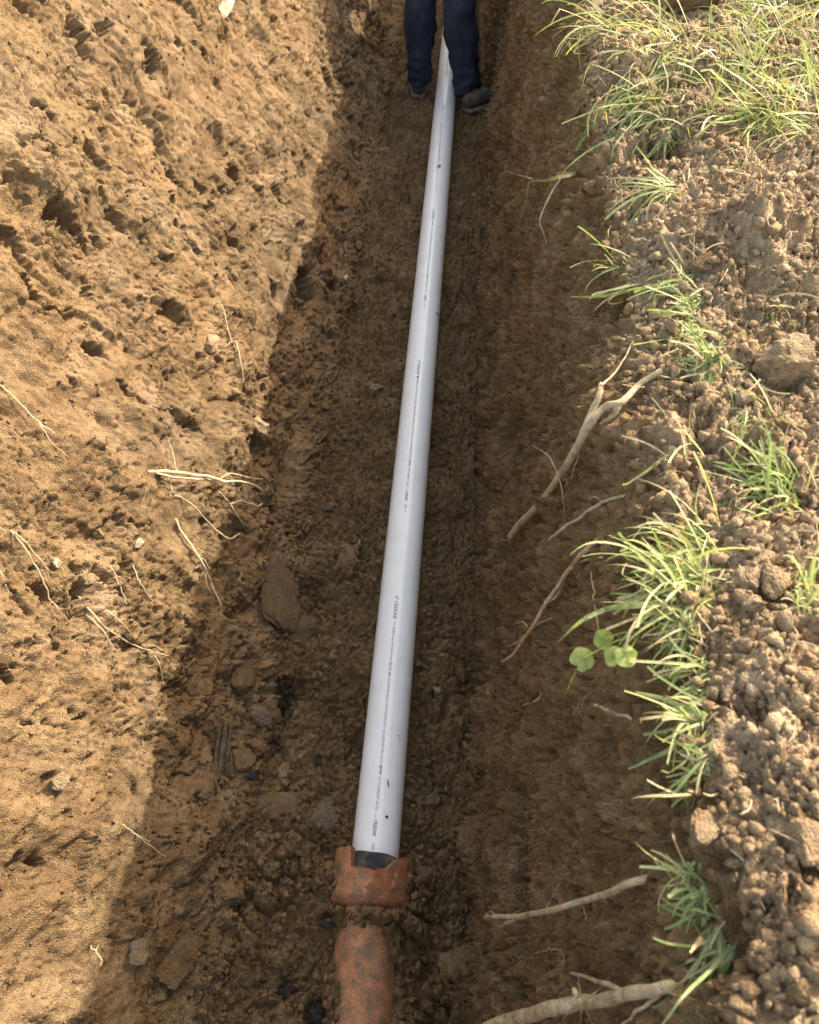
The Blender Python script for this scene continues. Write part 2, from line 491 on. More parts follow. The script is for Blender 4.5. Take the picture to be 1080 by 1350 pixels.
# blocky clods with cracks between them
def blocks(cell, seed, w):
    F1, F2, ID, DX, DY = worley(A2 / cell, B2 / cell, seed)
    top = sst(0.0, w, F2 - F1)
    return top * (0.25 + ID) + top * (DX * (ID - 0.5) + DY * (0.5 - ID)) * 1.2
pf = 0.3 + 0.7 * pf
nearF = 0.75 + 0.25 * (1 - sst(0.7, 1.6, Yg))
b1 = blocks(0.052, 201, 0.30)
b2 = blocks(0.023, 202, 0.35)
b3 = blocks(0.0115, 203, 0.4)
D += b1 * 0.028 * (mF * nearF * pf + 0.60 * mR * pf + 0.25 * mB * bv + 0.12 * mL * act)
D += b2 * 0.0125 * (mF * (0.7 + 0.3 * nearF) + 0.95 * mR + 0.35 * mB * bv + 0.30 * mL * (0.3 + act))
H += near2 * b3 * 0.0055 * (mF + 0.75 * mR + 1.5 * mB + 0.75 * mL)

# fine crumbly relief
fine = fbm(A2 * 75, B2 * 75, 3, 3, 0.65)
H += fine * (0.0032 * mL + 0.0022 * mF + 0.0026 * mR + 0.0058 * mB)
grit = h2((Ug * 6000).astype(np.int64), (Yg * 6000).astype(np.int64), 77) - 0.5
H += grit * 0.0022 * near * (mL + mF + mR + mB)

# scrape streaks: bucket teeth marks
st = fbm(Ug * 3.0 + Yg * 0.9, (Yg + Ug * 0.35) * 60, 3, 41)
D += st * 0.0012 * mR
D += mR * (1 - sst(.40, .62, zR)) * 0.030 * fbm(Yg * 3.1, Ug * 2.0, 4, 171) + 0.020 * fbm(Yg * 5.5, Ug * 6, 3, 172) * sst(uR0 - .08, uR0 + .02, Ug) * (1 - sst(uR0 + .05, uR0 + .16, Ug))
sm = sst(0.05, 0.4, perlin(Ug * 2.1 + 4, Yg * 1.6, 14))
st2 = fbm((Ug + Yg * 0.5) * 55, (Yg - Ug * 0.4) * 5, 3, 42)
D += st2 * 0.0032 * mL * (0.35 + 0.65 * sm)
st3 = fbm((Ug) * 70, Yg * 3.5, 3, 43)
lowR = mR * (1 - sst(0.42, 0.5, zR))
D += st3 * 0.002 * (mR * 0.6)

# pits
pn = fbm(A2 * 13, B2 * 16, 3, 61, 0.6)
pn = pn + 0.22 * fine
pit = sst(0.56, 0.68, pn)
pn2 = fbm(A2 * 38, B2 * 44, 2, 62, 0.6)
pn2 = pn2 + 0.15 * fine
pit2 = sst(0.52, 0.62, pn2)
dens = (1 - .85 * smoo) * sst(-0.35, 0.35, perlin(Ug * 1.3 + 2, Yg * 1.3, 66) + 0.25 * sst(1.2, 2.5, Yg))
PM = np.maximum(PM, pit * mL + .6 * pit2 * mL)
D -= (pit * 0.040 * dens + pit2 * 0.013 * (0.12 + 0.88 * dens)) * mL
D -= (pit * 0.030 + pit2 * 0.010) * mR
D -= pit2 * 0.006 * mF
D -= pit * 0.02 * mB
# thin cracks
cr = np.abs(fbm(A * 8, B * 12, 4, 68, 0.6))
crm = sst(0.1, 0.5, perlin(Ug * 2.8, Yg * 2.8, 69))
crk = (1 - sst(0.0, 0.045, cr)) * crm
PM = np.maximum(PM, crk * mL)
D -= crk * 0.026 * (mL + 0.8 * mR + 0.6 * mF)

# features seen in the photograph, given in picture pixels and laid on the wall
def feat(px, py, rx, ry, dep, rot=0.0, sharp=1.0):
    """hollow (dep>0) or swelling (dep<0), radii in metres."""
    global D
    u0, y0, t = px2uv(px, py)
    rx = rx * t / FPX; ry = ry * t / FPX / 0.8
    c, s = math.cos(rot), math.sin(rot)
    j0, j1 = np.searchsorted(vs, y0 - 2.2 * max(rx, ry)), np.searchsorted(vs, y0 + 2.2 * max(rx, ry))
    i0, i1 = np.searchsorted(us, u0 - 2.2 * max(rx, ry)), np.searchsorted(us, u0 + 2.2 * max(rx, ry))
    if j1 <= j0 or i1 <= i0: return
    uu = Ug[j0:j1, i0:i1] - u0; yy = Yg[j0:j1, i0:i1] - y0
    a = (uu * c + yy * s) / rx; b_ = (-uu * s + yy * c) / ry
    n_ = mid[j0:j1, i0:i1] * 0.75 + pn2[j0:j1, i0:i1] * 0.40 + fine[j0:j1, i0:i1] * 0.22
    r = np.sqrt(a * a + b_ * b_) + n_
    if sharp > .5:
        m_ = 1 - sst(0.66, 1.0, r)
        D[j0:j1, i0:i1] -= 1.6 * dep * m_
        PM[j0:j1, i0:i1] = np.maximum(PM[j0:j1, i0:i1], m_)
    else: D[j0:j1, i0:i1] -= dep * np.exp(-1.3 * (a * a + b_ * b_)) * (1 + 0.3 * n_)
for f in [(100, 40, 20, 9, .03), (135, 38, 9, 20, .03), (190, 80, 22, 13, .045), (70, 88, 9, 9, .025), (67, 155, 8, 8, .03),
          (205, 155, 8, 7, .03), (233, 58, 14, 9, .03), (265, 72, 18, 10, .03), (298, 45, 8, 12, .03), (88, 285, 36, 13, .05, .3),
          (160, 288, 22, 9, .04), (18, 310, 22, 14, .04), (45, 392, 40, 12, .05, -.3), (75, 415, 16, 8, .03), (315, 225, 16, 10, .045),
          (243, 238, 7, 7, .03), (271, 246, 7, 7, .03), (369, 274, 11, 6, .035), (425, 102, 11, 17, .06), (396, 372, 20, 15, .09),
          (350, 376, 14, 7, .05), (436, 380, 8, 12, .05), (130, 462, 20, 7, .04, .4), (98, 506, 10, 7, .03), (180, 528, 35, 5, .02),
          (90, 750, 15, 8, .05), (52, 783, 14, 8, .05), (20, 800, 26, 5, .03, -.35), (100, 783, 11, 9, .05), (130, 763, 22, 5, .03),
          (145, 783, 12, 6, .03), (75, 855, 22, 4, .02, -.2), (10, 893, 16, 4, .03, -.5), (237, 228, 8, 8, .03), (128, 205, 20, 10, .02),
          (200, 545, 16, 8, .02), (245, 650, 14, 8, .035), (262, 692, 12, 14, .025), (208, 790, 10, 4, .025, -.5), (388, 625 - 90, 8, 22, .03),
          (26, 1135, 7, 10, .03), (60, 1137, 12, 4, .02), (245, 560, 20, 6, .02), (328, 935, 6, 14, .03), (290, 1040, 12, 5, .035, .5),
          (858, 210, 36, 34, .15), (905, 300, 20, 10, .035), (760, 395, 9, 9, .03), (810, 780, 14, 14, .05), (1000, 925, 30, 25, .03, 0, 0),
          (955, 1240, 60, 45, .045, 0, 0), (980, 395, 25, 16, .03, 0, 0), (700, 500, 10, 10, .03), (690, 420, 8, 10, .03), (1010, 90, 40, 20, .02, 0, 0),
          (820, 395, 20, 14, .04), (830, 600, 20, 10, .03), (345, 925, 8, 22, .02)]:
    feat(*f)
for f in [(395, 305, 50, 45, -.06, 0, 0), (372, 470, 36, 85, .05, 0, 0), (330, 575, 18, 14, -.03, 0, 0), (300, 540, 40, 80, -.03, 0, 0), (250, 800, 40, 60, -.02, 0, 0),
          (930, 110, 110, 90, -.06, 0, 0), (820, 120, 50, 80, -.04, 0, 0), (980, 330, 120, 40, -.05, 0, 0), (1000, 560, 110, 60, -.02, 0, 0),
          (1040, 380, 60, 60, -.02, 0, 0), (60, 240, 70, 40, -.03, 0, 0), (120, 600, 70, 70, -.03, 0, 0), (1000, 960, 90, 110, -.03, 0, 0),
          (890, 700, 40, 120, -.015, 0, 0), (760, 640, 60, 90, -.02, 0, 0), (600, 1290, 28, 40, -.03, 0, 0), (230, 1130, 60, 60, -.02, 0, 0)]:
    feat(*f)

D += H * (1 - 0.9 * PM) * ruf
X = bx[None, :] + nx[None, :] * D
Z = bz[None, :] + nz[None, :] * D
Y = Yg + fbm(A2 * 30, B2 * 30, 2, 90) * 0.0030 * (1 - mG) * (1 - PM)
X = X + fbm(A2 * 30, B2 * 30, 2, 96) * 0.0025 * (mL + mB + mF) * (np.abs(Ug - uf[-1] / 2) < 4)

# bed of the new pipe, and the earth heaped round the old clay pipe
PX, PR = -0.1205, 0.0572
far = sst(0.475, 0.535, Y)
dx = np.abs(X - PX)
bed = 1 - sst(0.050, 0.085, dx)
Z = np.where(mF > 0.3, Z - far * bed * (np.maximum(Z - 0.012, 0)), Z)
nearbed = (1 - far) * (mF > 0.01)
heap = 0.036 * (1 - sst(0.06, 0.21, dx)) + 0.0
nz1 = fbm(A2 * 25, B2 * 25, 3, 101)
saddle = 0.086 * np.exp(-((X - PX + 0.01) / 0.10) ** 4) * np.exp(-((Y - 0.390) / 0.027) ** 2) * (1 + 0.5 * nz1)
left = 0.040 * np.exp(-((X - (PX - 0.055)) / 0.035) ** 2) * (1 - sst(0.28, 0.38, Y + nz1 * 0.05))
right_ = 0.03 * np.exp(-((X - (PX + 0.09)) / 0.04) ** 2)
Z = Z + (heap + saddle + left + right_) * nearbed
side = (1 - sst(0.49, 0.57, Y)) * sst(0.41, 0.47, Y) * (mF > 0.1)
Z = Z + side * (0.03 * np.exp(-((X - PX - 0.105) / 0.03) ** 2) + 0.035 * np.exp(-((X - PX + 0.115) / 0.035) ** 2))

# trench ends: bring everything up to ground level
G = 1.5
endt = np.maximum(sst(8.0, 8.5, Yg), 1 - sst(-2.65, -2.25, Yg))
Z = Z * (1 - endt) + np.maximum(Z, G + 0 * Z) * endt

# vertex data: tone, ochre, dark organic
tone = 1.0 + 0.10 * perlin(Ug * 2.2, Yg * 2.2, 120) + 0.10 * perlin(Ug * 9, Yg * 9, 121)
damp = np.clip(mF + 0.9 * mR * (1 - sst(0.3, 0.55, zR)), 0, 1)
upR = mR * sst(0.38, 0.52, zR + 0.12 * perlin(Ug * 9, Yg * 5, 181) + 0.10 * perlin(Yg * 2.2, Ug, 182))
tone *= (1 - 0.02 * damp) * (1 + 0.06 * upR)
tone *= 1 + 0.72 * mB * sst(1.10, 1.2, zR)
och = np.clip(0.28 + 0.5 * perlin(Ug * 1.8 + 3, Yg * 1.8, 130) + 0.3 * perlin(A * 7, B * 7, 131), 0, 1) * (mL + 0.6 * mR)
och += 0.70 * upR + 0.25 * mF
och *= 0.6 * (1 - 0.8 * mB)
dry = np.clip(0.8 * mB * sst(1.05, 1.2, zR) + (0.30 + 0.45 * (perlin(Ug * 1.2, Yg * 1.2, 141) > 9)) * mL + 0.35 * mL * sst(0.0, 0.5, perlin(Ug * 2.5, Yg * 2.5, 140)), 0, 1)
yb = sst(0.05, 0.5, perlin(Ug * 3.1 + 9, Yg * 3.1, 133)) * mL
tone *= 1 + 0.14 * yb
dark = 0.0 * Ug
def stain(px, py, rx, ry, amt):
    global dark
    u0, y0, t = px2uv(px, py)
    rx = rx * t / FPX; ry = ry * t / FPX / 0.8
    r = np.sqrt(((Ug - u0) / rx) ** 2 + ((Yg - y0) / ry) ** 2) + mid * 0.5 + fine * 0.3
    dark = np.maximum(dark, amt * (1 - sst(0.5, 1.1, r)))
for s in [(372, 930, 18, 34, .95), (395, 905, 10, 14, .6), (362, 985, 10, 14, .7), (330, 1025, 12, 9, .8), (292, 980, 12, 40, .45),
          (418, 1003, 7, 7, .9), (432, 1218, 16, 7, .9), (378, 1308, 13, 10, .95), (418, 1335, 16, 14, .9), (400, 800, 30, 30, .4),
          (255, 1340, 9, 4, .8), (190, 1262, 10, 8, .5), (620, 990, 20, 12, .3), (585, 1035, 10, 12, .35)]:
    stain(*s)

tri_cols = [('ground_left', 0, np.searchsorted(us, uL0)), ('wall_left', np.searchsorted(us, uL0), np.searchsorted(us, uL1)),
            ('trench_floor', np.searchsorted(us, uL1), np.searchsorted(us, uR0)), ('wall_right', np.searchsorted(us, uR0), np.searchsorted(us, uR1)),
            ('ground_right', np.searchsorted(us, uR1), NU - 1)]
TERR = []
for name, i0, i1 in tri_cols:
    xs = X[:, i0:i1 + 1]; yy = Y[:, i0:i1 + 1]; zz = Z[:, i0:i1 + 1]
    nv, nu = xs.shape
    V = np.stack([xs, yy, zz], -1).reshape(-1, 3)
    idx = np.arange(nv * nu).reshape(nv, nu)
    F = np.stack([idx[:-1, :-1], idx[:-1, 1:], idx[1:, 1:], idx[1:, :-1]], -1).reshape(-1, 4)
    me = mesh_np(name, V, F)
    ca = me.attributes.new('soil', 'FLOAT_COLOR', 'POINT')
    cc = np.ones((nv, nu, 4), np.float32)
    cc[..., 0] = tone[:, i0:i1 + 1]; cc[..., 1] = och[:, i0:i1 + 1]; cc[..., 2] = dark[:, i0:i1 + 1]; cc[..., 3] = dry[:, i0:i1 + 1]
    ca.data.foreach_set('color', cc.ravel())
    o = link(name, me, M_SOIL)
    tag(o, kind='structure')
    TERR.append(o)
bpy.context.view_layer.update()

def surf(u, y):
    """point and rough normal on the finished ground at arc length u, distance y"""
    i = int(np.clip(np.searchsorted(us, u), 2, NU - 3)); j = int(np.clip(np.searchsorted(vs, y), 2, NV - 3))
    p = Vector((X[j, i], Y[j, i], Z[j, i]))
    return p, Vector((nx[i], 0, nz[i]))

def hit(px, py):
    d = ray(px, py)
    best = None
    o = Vector((0, 0, CAM_H))
    for t in TERR:
        ok, p, n, _ = t.ray_cast(o, d.normalized())
        if ok:
            r = (p - o).length
            if best is None or r < best[0]:
                u, y, tt = px2uv(px, py)
                i = int(np.clip(np.searchsorted(us, u), 2, NU - 3))
                best = (r, p.copy(), Vector((nx[i], 0, nz[i])))
    if best is None:
        u, y, tt = px2uv(px, py); p, n = surf(u, y); best = ((p - o).length, p, n)
    p = best[1]
    depth = -(CM.transposed() @ (p - o)).z
    return p, best[2], depth

# ------------------------------------------------------------------ basic shape makers
def ico(sub):
    import bmesh
    bm = bmesh.new(); bmesh.ops.create_icosphere(bm, subdivisions=sub, radius=1.0)
    V = np.array([v.co[:] for v in bm.verts]); F = np.array([[v.index for v in f.verts] for f in bm.faces])
    bm.free(); return V, F
ICO = {s: ico(s) for s in (1, 2, 3, 4)}

def rock_mesh(name, seed, sub=3, angular=0.5, rough=0.12, smooth=False):
    V, F = ICO[sub]; V = V.copy()
    r = np.random.default_rng(seed)
    # clip against random planes to get fracture faces
    for k in range(int(5 + 8 * angular)):
        n = r.normal(size=3); n /= np.linalg.norm(n)
        dd = r.uniform(0.45, 0.85)
        s = V @ n - dd
        V = V - np.outer(np.maximum(s, 0) * 0.95, n)
    off = r.uniform(0, 50, 3)
    out = []
    for v in V:
        q = Vector(v * 1.6 + off); q2 = Vector(v * 5 + off); q3 = Vector(v * 11 + off)
        f = 1 + rough * (1.2 * mnoise(q) + 0.55 * mnoise(q2) + 0.5 * mnoise(q3) + .25 * mnoise(q3 * 2.1))
        out.append(v * f)
    me_ = mesh_np(name, np.array(out), F, smooth=True)
    try: me_.set_sharp_from_angle(angle=0.45)
    except Exception: pass
    return me_

def basis(n, spin=0.0, up=None):
    n = n.normalized()
    a = Vector((0, 1, 0)) if abs(n.y) < 0.9 else Vector((1, 0, 0))
    x = a.cross(n).normalized(); y = n.cross(x)
    R = Matrix((x, y, n)).transposed()
    return R @ Matrix.Rotation(spin, 3, 'Z')

def tube(path, radii, sides=8, jitter=0.0, seed=0, cap=True):
    r = random.Random(seed)
    n = len(path); V = []; F = []
    prev = None
    for i, p in enumerate(path):
        t = (path[min(i + 1, n - 1)] - path[max(i - 1, 0)])
        if t.length < 1e-9: t = Vector((0, 0, 1))
        t.normalize()
        if prev is None:
            a = Vector((0, 0, 1)) if abs(t.z) < 0.9 else Vector((1, 0, 0))
            x = t.cross(a).normalized()
        else:
            x = (prev - t * prev.dot(t)); x = x.normalized() if x.length > 1e-6 else t.orthogonal().normalized()
        prev = x; yv = t.cross(x)
        for k in range(sides):
            a = 2 * math.pi * k / sides
            rr = radii[i] * (1 + jitter * (r.random() - 0.5))
            V.append(p + (x * math.cos(a) + yv * math.sin(a)) * rr)
    for i in range(n - 1):
        for k in range(sides):
            a = i * sides + k; b = i * sides + (k + 1) % sides
            F.append((a, b, b + sides, a + sides))
    if cap:
        F.append(tuple(range(sides - 1, -1, -1))); F.append(tuple((n - 1) * sides + k for k in range(sides)))
    return V, F

def smooth_path(pts, n):
    """Catmull-Rom through Vectors"""
    P = [pts[0]] + list(pts) + [pts[-1]]
    out = []
    segs = len(pts) - 1
    per = max(2, n // segs)
    for s in range(segs):
        p0, p1, p2, p3 = P[s], P[s + 1], P[s + 2], P[s + 3]
        for k in range(per):
            t = k / per
            out.append(0.5 * ((2 * p1) + (p2 - p0) * t + (2 * p0 - 5 * p1 + 4 * p2 - p3) * t * t + (3 * p1 - p0 - 3 * p2 + p3) * t ** 3))
    out.append(P[-2].copy())
    return out

class Bag:
    def __init__(s): s.V = []; s.F = []
    def add(s, V, F):
        o = len(s.V); s.V += [tuple(v) for v in V]; s.F += [tuple(i + o for i in f) for f in F]
    def mesh(s, name, smooth=True): return mesh_py(name, s.V, s.F, smooth)

# ------------------------------------------------------------------ the white plastic pipe
PA = Vector((PX, 0.505, 0.060)); PB = Vector((PX, 5.42, 0.060))
pipe = empty('plastic_pipe', (PX, 2.9, 0.0))
tag(pipe, 'long white plastic drain pipe with printed lettering lying along the trench floor', 'pipe')
def ring_tube(ya, yb, ro, ri, ny, na, cx, cz, wob=0.0):
    V = []; F = []
    for rad in (ro, ri):
        for j in range(ny + 1):
            yy = ya + (yb - ya) * j / ny
            for k in range(na):
                a = 2 * math.pi * k / na
                V.append((cx + rad * math.cos(a), yy, cz + rad * math.sin(a)))
    off = (ny + 1) * na
    for j in range(ny):
        for k in range(na):
            a = j * na + k; b = j * na + (k + 1) % na
            F.append((a, a + na, b + na, b)); F.append((off + a, off + b, off + b + na, off + a + na))
    for k in range(na):
        k2 = (k + 1) % na
        F.append((k, k2, off + k2, off + k)); e = ny * na
        F.append((e + k, off + e + k, off + e + k2, e + k2))
    return V, F
V, F = ring_tube(PA.y - pipe.location.y, PB.y - pipe.location.y, PR, PR - 0.006, 60, 96, 0, 0.060)
me = mesh_py('pipe_wall', V, F)
o = link('pipe_wall', me, M_PVC, pipe)
def sharp(me, ang=0.6):
    try: me.set_sharp_from_angle(angle=ang)
    except Exception: pass
sharp(me)

def pipe_y(py):
    """distance along the trench where the crest of the pipe shows at picture row py"""
    d = ray(540, py)
    # rows tilt slightly with the yaw, so walk to the crest of the pipe
    for _ in range(4):
        t = (CAM_H - 0.116) / -d.z
        x = d.x * t
        pxn = 540 + (PX - x) / t * FPX * 0.98
        d = ray(pxn if _ == 0 else pxc + (PX - x) / t * FPX * 0.98, py) if _ else ray(pxn, py)
        pxc = pxn if _ == 0 else pxc + (PX - x) / t * FPX * 0.98
    return d.y * (CAM_H - 0.116) / -d.z
dg = bpy.context.evaluated_depsgraph_get()
def text_mesh(body, shear=0.0, bold=0.0):
    cu_ = bpy.data.curves.new('print', 'FONT')
    cu_.body = body; cu_.size = 1.0; cu_.shear = shear; cu_.offset = bold
    cu_.resolution_u = 3
    ob = bpy.data.objects.new('tmp_print', cu_)
    COL.objects.link(ob)
    bpy.context.view_layer.update()
    d_ = bpy.context.evaluated_depsgraph_get()
    me = bpy.data.meshes.new_from_object(ob.evaluated_get(d_))
    V = [v.co.copy() for v in me.vertices]; F = [tuple(p.vertices) for p in me.polygons]
    bpy.data.objects.remove(ob); bpy.data.meshes.remove(me); bpy.data.curves.remove(cu_)
    return V, F
SEGS = [(786, 817, '4" CRESLINE', .0100, .35, .012), (820, 825.5, 'PVC', .0052, 0, 0), (827.5, 837.5, 'DWV', .0075, 0, 0.005),
        (838.5, 860.5, 'CELL CLASS 12454', .0045, 0, 0), (861, 872, 'NSF-DWV', .0045, 0, 0), (873.5, 891.5, 'SCH 40', .0078, 0, .005),
        (893, 907, '220 PSI', .0060, 0, 0), (909, 926, 'WATER AT', .0060, 0, 0), (927.5, 942, '73F PVC', .0060, 0, 0),
        (943, 967, 'NSF-PW 1120', .0050, 0, 0), (969, 999, 'ASTM D1785-12', .0062, 0, 0), (1000.5, 1006, '12', .0070, 0, 0),
        (1008, 1022, 'NSF-PW', .0072, .35, .02), (1024, 1054, 'XT191D042DF', .0062, 0, 0), (1057, 1068, '0133', .0062, 0, 0),
        (1072, 1079, '-', .0066, 0, 0), (1081, 1103, 'CRESLINE', .0085, .35, .018), (1112, 1121, 'USA', .0062, 0, 0), (1124, 1129, '+', .0062, 0, 0)]
Y0 = pipe_y(786)
period = (pipe_y(488) - pipe_y(786) + pipe_y(137) - pipe_y(488)) / 3 + 0.0
period = (pipe_y(137) - pipe_y(786)) / 3
TH0 = math.radians(93.0)
for rep in range(0, 5):
    last = None
    for (a, b_, s, hgt, shear, bold) in SEGS:
        ya = pipe_y(a); yb = pipe_y(b_)
        V, F = text_mesh(s, shear, bold)
        xs_ = [v.x for v in V]; w = max(xs_) - min(xs_); x0 = min(xs_)
        L_ = ya - yb
        out = []
        for v in V:
            yy = ya - (v.x - x0) / w * L_ + rep * period
            arc = (v.y - 0.35) * hgt / 0.72      # up vector points right (+x)
            th = TH0 - arc / PR
            R_ = PR + 0.0004
            out.append((R_ * math.cos(th), yy - pipe.location.y, 0.060 + R_ * math.sin(th)))
        ok = all(PA.y + 0.003 < q[1] + pipe.location.y < PB.y for q in out)
        if ok: link('printed_word', mesh_py('printed_word', out, [f[::-1] for f in F], False), M_INK, pipe)

# little marks on the pipe: a round dark hole, a smear of mud, scratches
def on_pipe(px, py, lift=0.0004):
    d = ray(px, py); o_ = Vector((0, 0, CAM_H))
    # intersect with the cylinder around y axis
    a = d.x ** 2 + d.z ** 2; ox, oz = -PX, CAM_H - 0.06
    b_ = 2 * (ox * d.x + oz * d.z); c = ox * ox + oz * oz - (PR + lift) ** 2
    disc = b_ * b_ - 4 * a * c
    t = (-b_ - math.sqrt(max(disc, 0))) / (2 * a)
    return o_ + d * t
def disc_on_pipe(name, px, py, rx, ry, mat, rot=0.0, seed=1):
    rr = random.Random(seed); n = 18
    c = on_pipe(px, py); V = [c]
    for k in range(n):
        a = 2 * math.pi * k / n; q = 1 + rr.uniform(-.18, .18)
        x_, y_ = rx * math.cos(a) * q, ry * math.sin(a) * q
        V.append(on_pipe(px + x_ * math.cos(rot) - y_ * math.sin(rot), py + x_ * math.sin(rot) + y_ * math.cos(rot)))
    V = [v - pipe.location for v in V]
    F = [(0, 1 + (k + 1) % n, 1 + k) for k in range(n)]
    return link(name, mesh_py(name, V, F), mat, pipe)
disc_on_pipe('dark_hole', 510, 1077, 2.1, 2.3, M_COAL)
disc_on_pipe('mud_smear', 577, 491, 1.6, 6.0, M_WOOD, rot=-0.45, seed=3)
disc_on_pipe('mud_smear', 512, 1033, 1.0, 5.5, M_BROWN, rot=-0.2, seed=4)
disc_on_pipe('mud_smear', 577, 414, 3.2, 1.0, M_GREY, rot=0.6, seed=5)
disc_on_pipe('mud_smear', 580, 219, 1.2, 2.6, M_GREY, rot=0.2, seed=6)
disc_on_pipe('mud_smear', 551, 497, 1.3, 2.0, M_GREY, rot=0.4, seed=7)
disc_on_pipe('mud_smear', 525, 970, 0.9, 1.1, M_BROWN, seed=8)
disc_on_pipe('mud_smear', 527, 975, 0.8, 1.0, M_BROWN, seed=9)

# ------------------------------------------------------------------ the old clay pipe with its broken hub
clay = empty('clay_pipe', (PX, 0.3, 0.0))
tag(clay, 'old terracotta sewer pipe half buried in mud at the near end of the white pipe', 'clay pipe')
CZ = 0.050
def lathe_y(fn_out, fn_in, na, y_lo, rim, ny, noise=0.0, seed=0):
    """sleeve around the y axis; rim(a) gives the broken end"""
    V = []; F = []
    r = np.random.default_rng(seed); of = r.uniform(0, 30)
    for which, fn in ((0, fn_out), (1, fn_in)):
        for j in range(ny + 1):
            for k in range(na):
                a = 2 * math.pi * k / na
                yy = y_lo + (rim(a) - y_lo) * j / ny
                rad = fn(yy, a)
                rad *= 1 + noise * mnoise(Vector((math.cos(a) * 3 + of, yy * 25, math.sin(a) * 3)))
                V.append((rad * math.cos(a), yy - clay.location.y, CZ + rad * math.sin(a)))
    off = (ny + 1) * na
    for j in range(ny):
        for k in range(na):
            a = j * na + k; b = j * na + (k + 1) % na
            F.append((a, a + na, b + na, b)); F.append((off + a, off + b, off + b + na, off + a + na))
    nrim = len(F)
    for k in range(na):
        k2 = (k + 1) % na; e = ny * na
        F.append((e + k, off + e + k, off + e + k2, e + k2)); F.append((k, k2, off + k2, off + k))
    return V, F, nrim
V, F, nr = lathe_y(lambda y, a: 0.073, lambda y, a: 0.060, 72, -1.2, lambda a: 0.445, 60, 0.005, 3)
link('clay_barrel', mesh_py('clay_barrel', V, F), M_CLAY, clay)
def rim(a):
    # a: angle from +x; 90 deg is the crest. Left piece stands longer, crest is broken back
    dg_ = (math.degrees(a) + 360) % 360
    base = np.interp(dg_, [0, 35, 55, 70, 90, 112, 121, 124, 160, 220, 300, 360],
                     [.528, .526, .517, .492, .485, .489, .491, .538, .541, .535, .535, .528])
    return float(base) + 0.004 * mnoise(Vector((math.cos(a) * 9, math.sin(a) * 9, 3.3)))
def hub_out(y, a):
    t = (y - 0.415) / 0.12
    r_ = 0.076 + 0.020 * min(1, max(0, t * 7.0)) ** .7
    sp = 1 if -0.3 < math.cos(a) < 0.75 and math.sin(a) > 0 else 0
    if sp: r_ -= 0.0035 * max(0, mnoise(Vector((math.cos(a) * 6, y * 50, 1.1))) + 0.35)
    return r_
V, F, nr = lathe_y(hub_out, lambda y, a: 0.0775 if y > 0.45 else 0.0735, 120, 0.415, rim, 26, 0.003, 5)
me = mesh_py('clay_hub', V, F)
me.materials.append(M_CLAY); me.materials.append(M_CLAY_RAW)
for i, p in enumerate(me.polygons):
    c = p.center
    a = math.degrees(math.atan2(c.z - CZ, c.x)) % 360
    if i >= nr: p.material_index = 1
    elif 28 < a < 96 + 6 * mnoise(Vector((c.y * 120, c.x * 40, 0))) and c.y > 0.132 and i % 1 == 0:
        if mnoise(Vector((c.x * 45, c.y * 45, 7))) > -0.28: p.material_index = 1
link('clay_hub', me, None, clay)
sharp(me, 0.7)
# rubber sleeve between the two pipes
V, F = ring_tube(0.480 - clay.location.y, 0.527 - clay.location.y, 0.0765, 0.0575, 8, 72, 0, CZ + 0.004)
V = [Vector(v) * 1 for v in V]
V = [(v.x + 0.0015 * mnoise(v * 60), v.y + 0.006 * mnoise(Vector((v.x * 20, 0, v.z * 20))) - 0.10 * max(0, v.x) * 0.5, v.z + 0.0015 * mnoise(v * 50)) for v in V]
me = mesh_py('rubber_sleeve', V, F)
link('rubber_sleeve', me, M_RUBBER, clay); sharp(me, 0.7)

# ------------------------------------------------------------------ stones and lumps one can tell apart
def stone(px, py, w, h, mat, label, cat='stone', name='stone', flat=0.55, rot=0.0, ang=0.6, sink=0.30, seed=None, smooth=False, sub=4, rough=0.16):
    if smooth: rough = max(rough, .22)
    ang = max(ang, .5); sink += .02
    p, n, dep = hit(px, py)
    seed = int(px * 31 + py) if seed is None else seed
    sx = w / 2 * dep / FPX; sy = h / 2 * dep / FPX * 1.1
    me = rock_mesh(name, seed, sub, ang, rough, smooth)
    o = link(name, me, mat)
    view = (Vector((0, 0, CAM_H)) - p).normalized()
    nn = (n * 0.75 + view * 0.25).normalized()
    R = basis(nn, rot)
    sz = min(sx, sy) * flat * 1.4
    o.matrix_world = Matrix.Translation(p + nn * sz * (0.5 - sink) * 0.9) @ R.to_4x4() @ Matrix.Diagonal((sx, sy, sz, 1))
    tag(o, label, cat)
    return o
stone(492, 513, 36, 24, M_PALE, 'flat pale yellow stone on the shaded floor left of the pipe, halfway up')
stone(375, 790, 70, 100, M_REDROCK, 'broad dark brown rock sunk in the trench floor left of the clear pipe lettering', ang=.5, flat=.25, sink=.38, sub=4, rot=.3)
stone(402, 822, 52, 60, M_REDROCK, 'dark purplish rock slab overlapping the right side of the broad brown rock', ang=.6, flat=.28, sink=.38, rot=-.4)
stone(324, 886, 44, 56, M_BROWN, 'upright brown block standing at the foot of the left wall', ang=.7, flat=.6, sink=.3)
stone(346, 944, 50, 34, M_GREY, 'pale grey slate chip beside the black rotted patch', ang=.9, flat=.5, sink=.25, rot=.5)
stone(318, 1002, 36, 34, M_BROWN, 'brown wedge stone just below the grey slate chip', ang=.9)
stone(340, 980, 26, 30, M_PALE, 'tan rounded stone touching the bottom of the slate chip', ang=.5, mat2=None) if False else stone(340, 982, 26, 30, M_BROWN, 'small rounded stone between the slate chip and the wedge stone', ang=.5)
stone(456, 740, 36, 44, M_BROWN, 'smooth oval brown stone close beside the left side of the pipe', ang=.3, flat=.4)
stone(400, 748, 24, 28, M_BROWN, 'small tilted brown stone above the broad dark rock', ang=.9)
